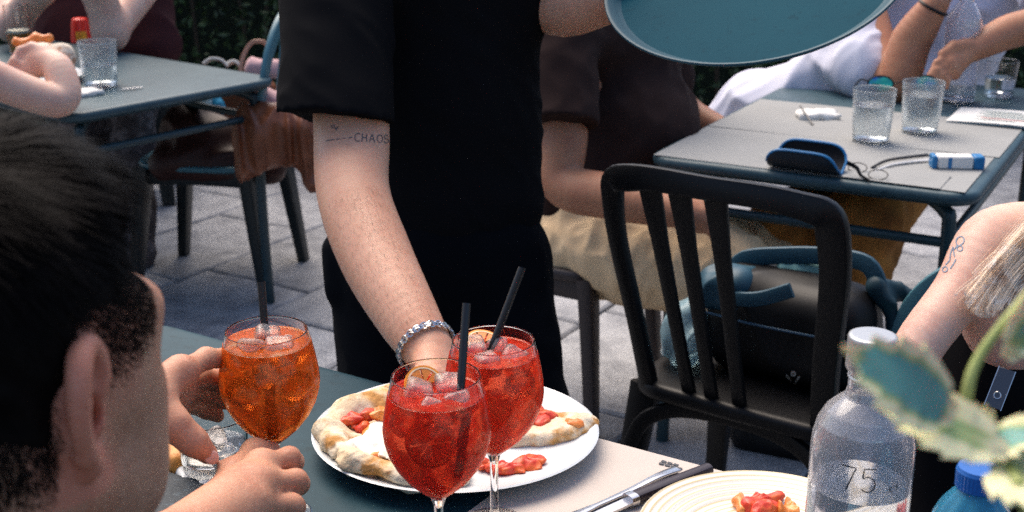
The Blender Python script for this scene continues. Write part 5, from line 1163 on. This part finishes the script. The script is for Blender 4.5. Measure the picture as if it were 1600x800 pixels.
# ---------------------------------------------------------------- black bag on the chair seat, plastic bag beside it
seatc = cc; CF = fwd; CR = Vector((math.cos(CA), math.sin(CA), 0)); CM = Matrix((CR, CF, Vector((0, 0, 1)))).transposed()
def on_chair(x, y, z): return Vector((seatc.x, seatc.y, 0)) + CR * x + CF * y + Vector((0, 0, z))
BAGM = mat('black_leatherette', (.005, .005, .006), .5, spec=.3, bump=(260, .3, .001)); BAGTEAL = mat('blue_bag_lining', (.018, .066, .10), .5, spec=.4, bump=(150, .3, .001))
bgc = on_chair(.035, .0, .550)
t = empty('handbag', on_chair(.035, 0, .45), 'black bag with blue straps sitting on the slatted chair', 'bag')
body('bag_body', [rbox(bgc, (.155, .075, .096), .055, CM)], .005, BAGM, t, disp=ripples(141, 32, .008))
mb = MB(); mb.sweep(smooth_path([on_chair(-.12, -.079, .572), on_chair(-.02, -.084, .570), on_chair(.09, -.084, .572), on_chair(.18, -.079, .574)], 4), .004, .003, CF); mb.build('piping', mat('blue_piping', (.03, .08, .14), .5), t)
mb = MB(); mb.sweep(smooth_path([on_chair(-.11, .02, .61), on_chair(-.08, .02, .655), on_chair(.0, .03, .675), on_chair(.08, .03, .688), on_chair(.16, .02, .69), on_chair(.19, .02, .64)], 6), .034, .012, CF, bev=.4); mb.build('strap', BAGTEAL, t)
mb = MB(); mb.sweep(smooth_path([on_chair(-.12, -.05, .60), on_chair(-.06, -.08, .61), on_chair(.0, -.085, .622), on_chair(.06, -.08, .650)], 6), .028, .010, CF, bev=.4); mb.build('strap', BAGTEAL, t)
body('bag_flap', [rbox(on_chair(-.085, -.03, .612), (.05, .05, .035), .022, CM), cap(on_chair(-.12, -.02, .60), on_chair(-.06, -.05, .63), .03, .024, .02)], .004, BAGTEAL, t, disp=ripples(143, 60, .006))
body('lining_edge', [cap(on_chair(.0, .04, .645), on_chair(.08, .045, .648), .018, .016, .02)], .004, mat('mint_lining', (.16, .34, .33), .6), t, disp=ripples(144, 80, .006))
body('strap_end', [cap(on_chair(.185, .01, .655), on_chair(.225, .02, .58), .016, .012, .02), cap(on_chair(.19, .04, .65), on_chair(.235, .08, .62), .014, .012, .02)], .003, mat('shaded_teal_strap', (.006, .028, .042), .5, spec=.3, bump=(150, .3, .001)), t, disp=ripples(145, 70, .006))  # end of the blue strap, its shadow put into a darker colour
bo = t.children[0]; bt = bvh_of(bo)
eo = P(1240, 600, 1.9); ed = (eo - CAM).normalized()
EMB = mat('pale_emblem', (.62, .55, .47), .4)
em = [[(x_ * 1.6, y_ * 1.6) for x_, y_ in st_] for st_ in [[(-.001, -.001), (-.009, -.013)], [(.001, -.001), (.010, -.012)], [(-.001, .001), (-.008, .011)], [(.001, .001), (.007, .009)], [(-.003, .0), (.003, .0)], [(-.007, -.004), (.006, -.005)], arc(0, .012, .0022, .0022, 0, 360, 8)]]
strokes_on('emblem', bt, eo, (1, 0, 0), Vector((0, math.sin(PITCH), math.cos(PITCH))), ed, em, .0030, EMB, t, .001)
PLASTIC = mat('pale_blue_plastic', (.32, .48, .54), .15, trans=.45, ior=1.2, spec=.6)
o = body('plastic_bag', [ell(on_chair(-.155, -.06, .50), (.045, .05, .055), CM), cap(on_chair(-.16, -.06, .53), on_chair(-.15, -.05, .58), .03, .012, .03)], .003, PLASTIC, None, on_chair(-.155, -.06, .452), disp=ripples(147, 75, .010)); tag(o, 'crumpled pale blue plastic bag at the left end of the chair seat', 'bag')
SEATTEAL = None

# ---------------------------------------------------------------- things on the right table
def rtz(px, py, dz=0.): return PZ(px, py, TT + dz)
paper('placemat', 'grey paper placemat at the near left corner of the right table', 'placemat', RC + ru * .015 + rv * .015, ru, rv, .68, .345, PAPERTAN, TT + .0004, 'paper placemats', seed=3)
paper('paper_sheet', 'loose grey paper sheet beneath the spectacles on the right table', 'paper', rtz(1290, 276), ru, rv, .235, .12, PAPERTAN, TT + .0022, seed=4, wav=.003)
paper('placemat', 'grey paper placemat across the far half of the right table', 'placemat', RC + ru * .015 + rv * .365, ru, rv, .69, .40, PAPERTAN, TT + .0004, 'paper placemats', seed=5)
mo = rtz(1478, 192); mn = empty('menu', mo, 'open white menu with pale print at the right of the right table', 'menu')
for i, (dx, tl_) in enumerate(((0, .0), (.0, .012))):
    V = [(mo + ru * (.30 * a) + rv * (.19 * b) + Vector((0, 0, .001 + .004 * i + .005 * math.sin(a * 3.1) + h_))) for h_ in (0, .0016) for b in (0, 1) for a in (0, .25, .5, .75, 1)]
    f = [(k + 10, k + 11, k + 16, k + 15) for k in range(4)] + [(k, k + 5, k + 6, k + 1) for k in range(4)] + [(k, k + 1, k + 11, k + 10) for k in range(4)] + [(k + 5, k + 15, k + 16, k + 6) for k in range(4)] + [(0, 10, 15, 5), (4, 9, 19, 14)]
    MB().add(V, f).build('cover' if i == 0 else 'page', mat('menu_cover', (.22, .34, .40), .5) if i == 0 else WHITEPAPER, mn, smooth=False)
for k in range(7):
    a = .10 + .05 * (k % 2); p = mo + ru * (.30 * a) + rv * (.03 + .02 * k); mb = MB()
    mb.box(p + ru * (.08 + .01 * (k % 3)) + Vector((0, 0, .0128)), (.05 + .01 * (k % 3), .0028, .0003), Matrix.Rotation(RT, 3, 'Z')); mb.build('printed_line', mat('pink_print', (.55, .25, .24), .7) if k == 1 else mat('grey_print', (.36, .42, .40), .7), mn, smooth=False)
# glasses case: clam shell standing on its hinge, mouth up
gc = rtz(1258, 268, .001); GX = (rtz(1325, 280) - rtz(1195, 262)).normalized(); GY = Vector((-GX.y, GX.x, 0)); GM = Matrix((GX, GY, Vector((0, 0, 1)))).transposed()
CASE = mat('dark_blue_case', (.004, .010, .018), .5, spec=.4, bump=(600, .3, .0006)); CASEB = mat('bright_blue_trim', (.01, .15, .36), .4, spec=.5); CASEI = mat('black_case_lining', (.006, .006, .008), .9)
def gl(x, y, z): return gc + GX * x + GY * y + Vector((0, 0, z))
t = empty('glasses_case', gc, 'open dark glasses case with bright blue edges at the near edge of the right table', 'glasses case')
def clam(sgn, ht, out, n=28, m=9, L=.088):
    def pt(a, s_, off=0.):
        x = L * a; e = max(0., 1 - abs(a) ** 5) ** .5; q = s_ * e; th = q * 2.0
        y = (out + off) * math.sin(min(th, 1.571) ) * (1 - .10 * max(0, th - 1.571)); z = (ht) * (1 - math.cos(min(th, 1.571) )) * .62 + ht * .62 * max(0, th - 1.571) * 1.15 - off
        return gl(x * (.90 + .10 * e), sgn * y * (.55 + .45 * e), z + .003)
    g = [[pt(-1 + 2 * i / n, j / m) for j in range(m + 1)] for i in range(n + 1)]; h_ = [[pt(-1 + 2 * i / n, j / m, -.0028) for j in range(m + 1)] for i in range(n + 1)]
    return g, h_
for sgn, nm, ht, out in ((-1, 'front_shell', .050, .040), (1, 'rear_shell', .058, .046)):
    g, h_ = clam(sgn, ht, out); n_ = len(g); m_ = len(g[0])
    for (arr, name_, mm) in ((g, nm, CASE), (h_, 'lining', CASEI)):
        v = [p for r_ in arr for p in r_]; f = [(i * m_ + j, i * m_ + j + 1, (i + 1) * m_ + j + 1, (i + 1) * m_ + j) for i in range(n_ - 1) for j in range(m_ - 1)]
        o = MB().add(v, f).build(name_, mm, t, angle=80)
    MB().tube([r_[-1].lerp(q_[-1], .5) for r_, q_ in zip(g, h_)], .0030, 8).build('edge_trim', CASEB, t)
mb = MB(); mb.sweep(smooth_path([gl(.088, .006, .03), gl(.11, .004, .022), gl(.122, -.004, .010), gl(.145, -.016, .004)], 5), [.010, .008, .006, .005], .003, GY); mb.build('pull_cord', BLACKRESIN, t)
# spectacles lying folded
s0 = rtz(1365, 262, .006); sp = empty('spectacles', s0, 'dark thin spectacles folded on the paper right of the glasses case', 'spectacles')
MB().sweep(smooth_path([rtz(1362, 262, .006), rtz(1385, 251, .012), rtz(1415, 246, .014), rtz(1450, 242, .012)], 5), [.005, .007, .008, .009], .004, (0, -.3, 1)).build('temple_arm', BLACKRESIN, sp)
MB().sweep(smooth_path([rtz(1366, 268, .004), rtz(1390, 258, .006), rtz(1420, 253, .006), rtz(1452, 250, .006)], 5), [.004, .006, .007, .008], .003, (0, -.3, 1)).build('temple_arm', mat('pale_temple', (.5, .5, .5), .4), sp)
for px, py in ((1340, 262), (1372, 273)):
    c_ = rtz(px, py, .012); mb = MB(); mb.tube([c_ + ru * (.020 * math.cos(k * .3927)) + rv * (.012 * math.sin(k * .3927)) + Vector((0, 0, .008 * math.sin(k * .3927))) for k in range(16)], .0012, 6, closed=True); fr = mb.build('lens_rim', BLACKRESIN, sp)
# small blue and white box
xb = rtz(1495, 252, .016); t = empty('small_box', xb - Vector((0, 0, .016)), 'small white box with blue ends on the right table', 'box')
XM = Matrix.Rotation(RT + .42, 3, 'Z'); BX = XM @ Vector((1, 0, 0))
MB().box(xb + BX * -.006, (.038, .017, .014), XM, .003).build('sleeve', WHITEPAPER, t)
MB().box(xb + BX * .044, (.0118, .0175, .0145), XM, .003).build('end_cap', CASEB, t); MB().box(xb - BX * .050, (.0055, .0172, .0142), XM, .002).build('end_cap', CASEB, t)
MB().box(xb - BX * .018 - XM @ Vector((0, .0172, 0)), (.004, .0004, .012), XM).build('band', CASEB, t)
tumbler(rtz(1360, 222), 'left of the two water tumblers behind the glasses case', .050, .128, .7, gm=HAZE)
tumbler(rtz(1436, 208), 'right of the two water tumblers behind the glasses case', .050, .128, .75, gm=HAZE)
tumbler(rtz(1560, 150), 'water tumbler standing right of the clear bottle at the far end', .045, .10, .5)
cb = rtz(1494, 158); t = empty('glass_carafe', cb, 'tall clear glass bottle on the right table before the white shirt', 'bottle')
op = [(0, .002), (.042, .0), (.047, .005), (.048, .20), (.044, .225), (.032, .25), (.020, .268), (.0175, .285), (.0175, .315), (.019, .318), (.019, .325)]
MB().lathe(op + [(r_ - .003, z_) for r_, z_ in op[::-1][:-2]] + [(.04, .008), (0, .007)], 40, cb).build('bottle_wall', FROST, t, angle=60)
MB().lathe([(0, .0075), (.04, .0085), (.0453, .012), (.0453, .13), (0, .129)], 40, cb).build('water', WATER, t, angle=60)
# mirrored sunglasses behind the tumblers
LENS = mat('mirrored_green_lens', (.05, .42, .28), .12, metal=.85, var=[(30, (.03, .10, .32), .45, .6), (40, (.01, .012, .015), .55, .62)])
g1, g2 = P(1376, 131, 3.33), P(1447, 131, 3.30); t = empty('sunglasses', (g1 + g2) / 2 - Vector((0, 0, .03)), 'sunglasses with green mirrored lenses behind the two tumblers', 'sunglasses')
gz = (TT + .03)
for g in (g1, g2):
    c_ = Vector((g.x, g.y, g.z)); e1 = (g2 - g1).normalized(); e2 = Vector((0, .35, .94)); e3 = e1.cross(e2); LM = Matrix((e1, e2, e3)).transposed()
    MB().lathe([(0, .006), (.5, .0045), (.9, .001), (1, 0), (0, -.001)], 24, c_, M3=LM @ Matrix(((.031, 0, 0), (0, .020, 0), (0, 0, 1)))).build('lens', LENS, t)
    mb = MB(); mb.tube([c_ + e1 * (.032 * math.cos(k * .314)) + e2 * (.021 * math.sin(k * .314)) for k in range(20)], .0022, 6, closed=True); mb.build('rim', BLACKRESIN, t)
    sg = -1 if g is g1 else 1
    MB().sweep(smooth_path([c_ + e1 * (.032 * sg) + e2 * .008, c_ + e1 * (.036 * sg) + Vector((0, .06, .0)), c_ + e1 * (.034 * sg) + Vector((0, .12, -.03))], 4), .005, .003, e1).build('temple_arm', BLACKRESIN, t)
MB().tube([g1 + (g2 - g1).normalized() * .032, (g1 + g2) / 2 + Vector((0, 0, .006)), g2 - (g2 - g1).normalized() * .032], .002, 6).build('bridge', BLACKRESIN, t)
for (a, b, c_) in (((1250, 165), (1262, 195), 'fork'),):
    pa, pb = rtz(a[0], a[1], .03), rtz(b[0] + 8, b[1], .004); q = MB().tube([pa, pb], .0022, 8).build('straw', STRAW, None, pb); tag(q, 'thin dark stick leaning up behind the glasses case', 'stick')
nk = body('napkin', [rbox(rtz(1278, 180, .008), (.05, .03, .008), .006, Matrix.Rotation(RT + .5, 3, 'Z'))], .004, WHITEPAPER, None, rtz(1278, 180), disp=ripples(151, 90, .006)); tag(nk, 'crumpled white napkin left of the two tumblers', 'napkin')

# ---------------------------------------------------------------- things on the left table
def ltz(px, py, dz=0.): return PZ(px, py, TT + dz)
tumbler(ltz(158, 134), 'tall water tumbler at the near edge of the left table', .056, .130, .45, gm=HAZE)
tb = ltz(128, 66); t = empty('squeeze_bottle', tb, 'red squeeze bottle with a yellow label in front of the bare elbow', 'bottle')
REDP = mat('red_plastic', (.66, .03, .02), .35); MB().lathe([(0, 0), (.034, 0), (.036, .003), (.030, .068), (.026, .082), (.018, .086), (0, .087)], 32, tb).build('bottle_body', REDP, t)
fc = (CAM - tb); fc.z = 0; fc.normalize(); fa = math.atan2(fc.y, fc.x); mb = MB(); v = []; f = []
for k in range(9):
    a = fa - .55 + 1.1 * k / 8
    for z in (.012, .042): rr_ = .0362 - (z - .003) / .065 * .006 + .0006; v.append(tb + Vector((math.cos(a) * rr_, math.sin(a) * rr_, z)))
for k in range(8): f.append((2 * k, 2 * k + 2, 2 * k + 3, 2 * k + 1))
mb.add(v, f).build('label', mat('yellow_label', (.75, .38, .03), .5, var=[(90, (.60, .10, .02), .55, .62)]), t)
bg_ = ltz(33, 86); t = empty('beer_glass', bg_, 'beer glass with amber beer at the left edge', 'glass')
MB().lathe([(0, 0), (.032, 0), (.033, .003), (.037, .08), (.040, .165), (.0392, .166), (.0385, .165), (.0355, .08), (.031, .012), (0, .010)], 36, bg_).build('glass_wall', GLASS, t, angle=60)
MB().lathe([(0, .0105), (.0312, .0122), (.0357, .075), (0, .075)], 36, bg_).build('beer', mat('amber_beer', (.75, .36, .04), .02, trans=.75, ior=1.34), t, angle=60)
MB().lathe([(.0357, .0752), (.0362, .084), (.0, .085), ], 36, bg_).build('foam', mat('beer_foam', (.75, .70, .55), .9), t)
plate(ltz(50, 128, .001), .15, 'white plate under the lifted pizza slice on the left table', PORCELAIN)
sl_ = P(58, 84, 3.42); t = empty('pizza_slice', sl_, 'pizza slice with charred crust lifted in the hand at the left edge', 'pizza slice')
CHAR = mat('charred_dough', (.66, .56, .44), .8, var=[(38, (.42, .22, .12), .52, .62), (30, (.16, .05, .03), .64, .70)], bump=(60, .5, .004))
body('dough', [cap(P(98, 84, 3.40), P(98, 108, 3.40), .020, .018, .03), cap(P(98, 90, 3.40), P(40, 78, 3.42), .020, .012, .04), cap(P(96, 106, 3.40), P(34, 88, 3.42), .016, .010, .04), cap(P(64, 84, 3.41), P(64, 100, 3.41), .016, .012, .04)], .0035, CHAR, t, disp=ripples(161, 60, .004))
body('topping', [cap(P(28, 66, 3.41), P(56, 61, 3.43), .011, .010, .02), cap(P(56, 62, 3.43), P(76, 60, 3.43), .009, .008, .02)], .003, TOMORANGE, t, disp=ripples(163, 90, .006))
nk = body('napkin', [rbox(ltz(130, 146, .006), (.045, .03, .006), .004, Matrix.Rotation(LTA, 3, 'Z'))], .004, WHITEPAPER, None, ltz(130, 146), disp=ripples(165, 70, .005)); tag(nk, 'white paper napkin below the tall tumbler on the left table', 'napkin')
fk2 = empty('table_fork', ltz(200, 138, .004), 'thin dark steel fork near the edge of the left table', 'fork', 'cutlery')
MB().sweep([ltz(190, 140, .004), ltz(222, 136, .004)], [.006, .010], .003, (0, 0, 1)).build('handle', STEEL, fk2)
hb_ = ltz(35, 118, .010); o = tag(MB().sweep([hb_ + Vector((-.06, -.02, .01)), hb_ + Vector((.05, .01, .0))], [.018, .014], .006, (0, 0, 1)).build('table_knife', STEEL, None, hb_), 'steel knife lying on the white plate at the left edge', 'knife', 'cutlery')
# pale greens behind the beer glass
gr = empty('herb_pot', ltz(70, 40), 'small leafy green herb behind the beer glass', 'plant'); MB().lathe([(0, 0), (.03, 0), (.036, .06), (.03, .06), (0, .055)], 20, ltz(70, 40)).build('pot', MATS['terracotta'], gr)
mb = MB()
for k in range(90):
    a = Vector((random.gauss(0, 1), random.gauss(0, 1), random.gauss(.5, .6))).normalized(); u_, v__ = frame_of(a); c_ = ltz(70, 40) + Vector((random.gauss(0, .03), random.gauss(0, .02), .07 + random.random() * .06)); mb.add([c_ - u_ * .014, c_ + v__ * .008, c_ + u_ * .014, c_ - v__ * .008], [(0, 1, 2, 3)])
o = mb.build('foliage', mat('herb_leaf', (.10, .20, .05), .5), gr, smooth=False); tag(o, kind='stuff')
# ---------------------------------------------------------------- jacket and cloths on the chairs at the left
LEATHER = mat('tan_leather', (.20, .065, .028), .42, spec=.45, var=[(9, (.12, .035, .016), .4, .65)], bump=(160, .5, .002))
o = body('leather_jacket', [ell(P(432, 205, 3.88), (.105, .05, .075), k=.04), rbox(P(436, 222, 3.88), (.098, .035, .065), .03, Matrix.Rotation(-.12, 3, 'Y'), .04), cap(P(392, 180, 3.88), P(384, 268, 3.88), .034, .026, .04), cap(P(484, 200, 3.9), P(488, 285, 3.92), .03, .022, .04)], .004, LEATHER, None, P(430, 280, 3.88), disp=addd(ripples(171, 38, .012, (1.6, 1, .35)), ripples(172, 80, .003)))
tag(o, 'tan brown leather jacket bundled over the chair by the left table', 'jacket')
PINK = mat('pink_cloth', (.55, .34, .34), .9, bump=(300, .4, .002)); o = body('pink_cloth', [cap(P(410, 155, 3.95), P(440, 165, 3.97), .038, .034, .03)], .005, PINK, None, P(420, 170, 3.96), disp=ripples(174, 50, .008)); tag(o, 'pink cloth tucked under the corner of the left table', 'cloth')
o = body('rolled_cloth', [cap(P(395, 105, 4.25), P(445, 110, 4.25), .028, .026, .03)], .005, PINK, None, P(420, 110, 4.25), disp=ripples(175, 50, .008)); tag(o, 'rolled pink and brown cloth behind the corner of the left table', 'cloth')
o = body('brown_bag', [ell(P(335, 232, 4.12), (.17, .10, .10), k=.05), cap(P(290, 200, 4.1), P(370, 250, 4.1), .07, .07, .04), cap(P(260, 255, 4.05), P(420, 262, 4.05), .05, .05, .04)], .006, mat('dark_brown_leather', (.035, .012, .009), .5, spec=.3, bump=(120, .4, .002)), None, P(330, 300, 4.25), disp=ripples(176, 36, .010)); tag(o, 'dark reddish brown bag slumped on the chair under the left table', 'bag')
o = body('plastic_wrap', [cap(P(312, 150, 4.12), P(318, 185, 4.12), .034, .022, .03), cap(P(318, 185, 4.12), P(314, 210, 4.12), .014, .008, .02)], .004, mat('mint_plastic', (.42, .60, .62), .3, spec=.5), None, P(315, 210, 4.12), disp=ripples(178, 70, .008)); tag(o, 'pale mint plastic wrap hanging below the left table', 'wrapping')
o = body('blue_wrap', [cap(P(335, 158, 4.15), P(344, 172, 4.15), .020, .018, .02)], .004, mat('bright_blue_plastic', (.02, .22, .38), .3, spec=.5), None, P(340, 175, 4.15), disp=ripples(180, 80, .006)); tag(o, 'bright blue plastic scrap beside the mint wrap', 'wrapping')
bs = empty('shoulder_bag', P(390, 140, 4.35), 'bag with a brown looped strap hung behind the corner of the left table', 'bag')
body('bag_body', [rbox(P(385, 190, 4.4), (.10, .05, .14), .03, None)], .008, LEATHER, bs, disp=ripples(182, 30, .008))
mb = MB(); mb.sweep(smooth_path([P(376, 130, 4.33), P(378, 95, 4.33), P(392, 68, 4.33), P(412, 66, 4.33), P(422, 80, 4.35)], 6), .014, .007, (0, 1, 0)); mb.build('strap', mat('worn_strap', (.38, .20, .13), .5), bs)
ws = MB(); ws.sweep(smooth_path([P(318, 100, 4.38), P(330, 92, 4.38), P(346, 94, 4.38), P(356, 104, 4.38)], 5), .016, .008, (0, .5, .8)); ws.sweep(smooth_path([P(352, 102, 4.4), P(366, 96, 4.4), P(376, 104, 4.4)], 4), .02, .01, (0, .5, .8)); ws.build('strap', mat('white_strap', (.55, .53, .48), .7), bs)
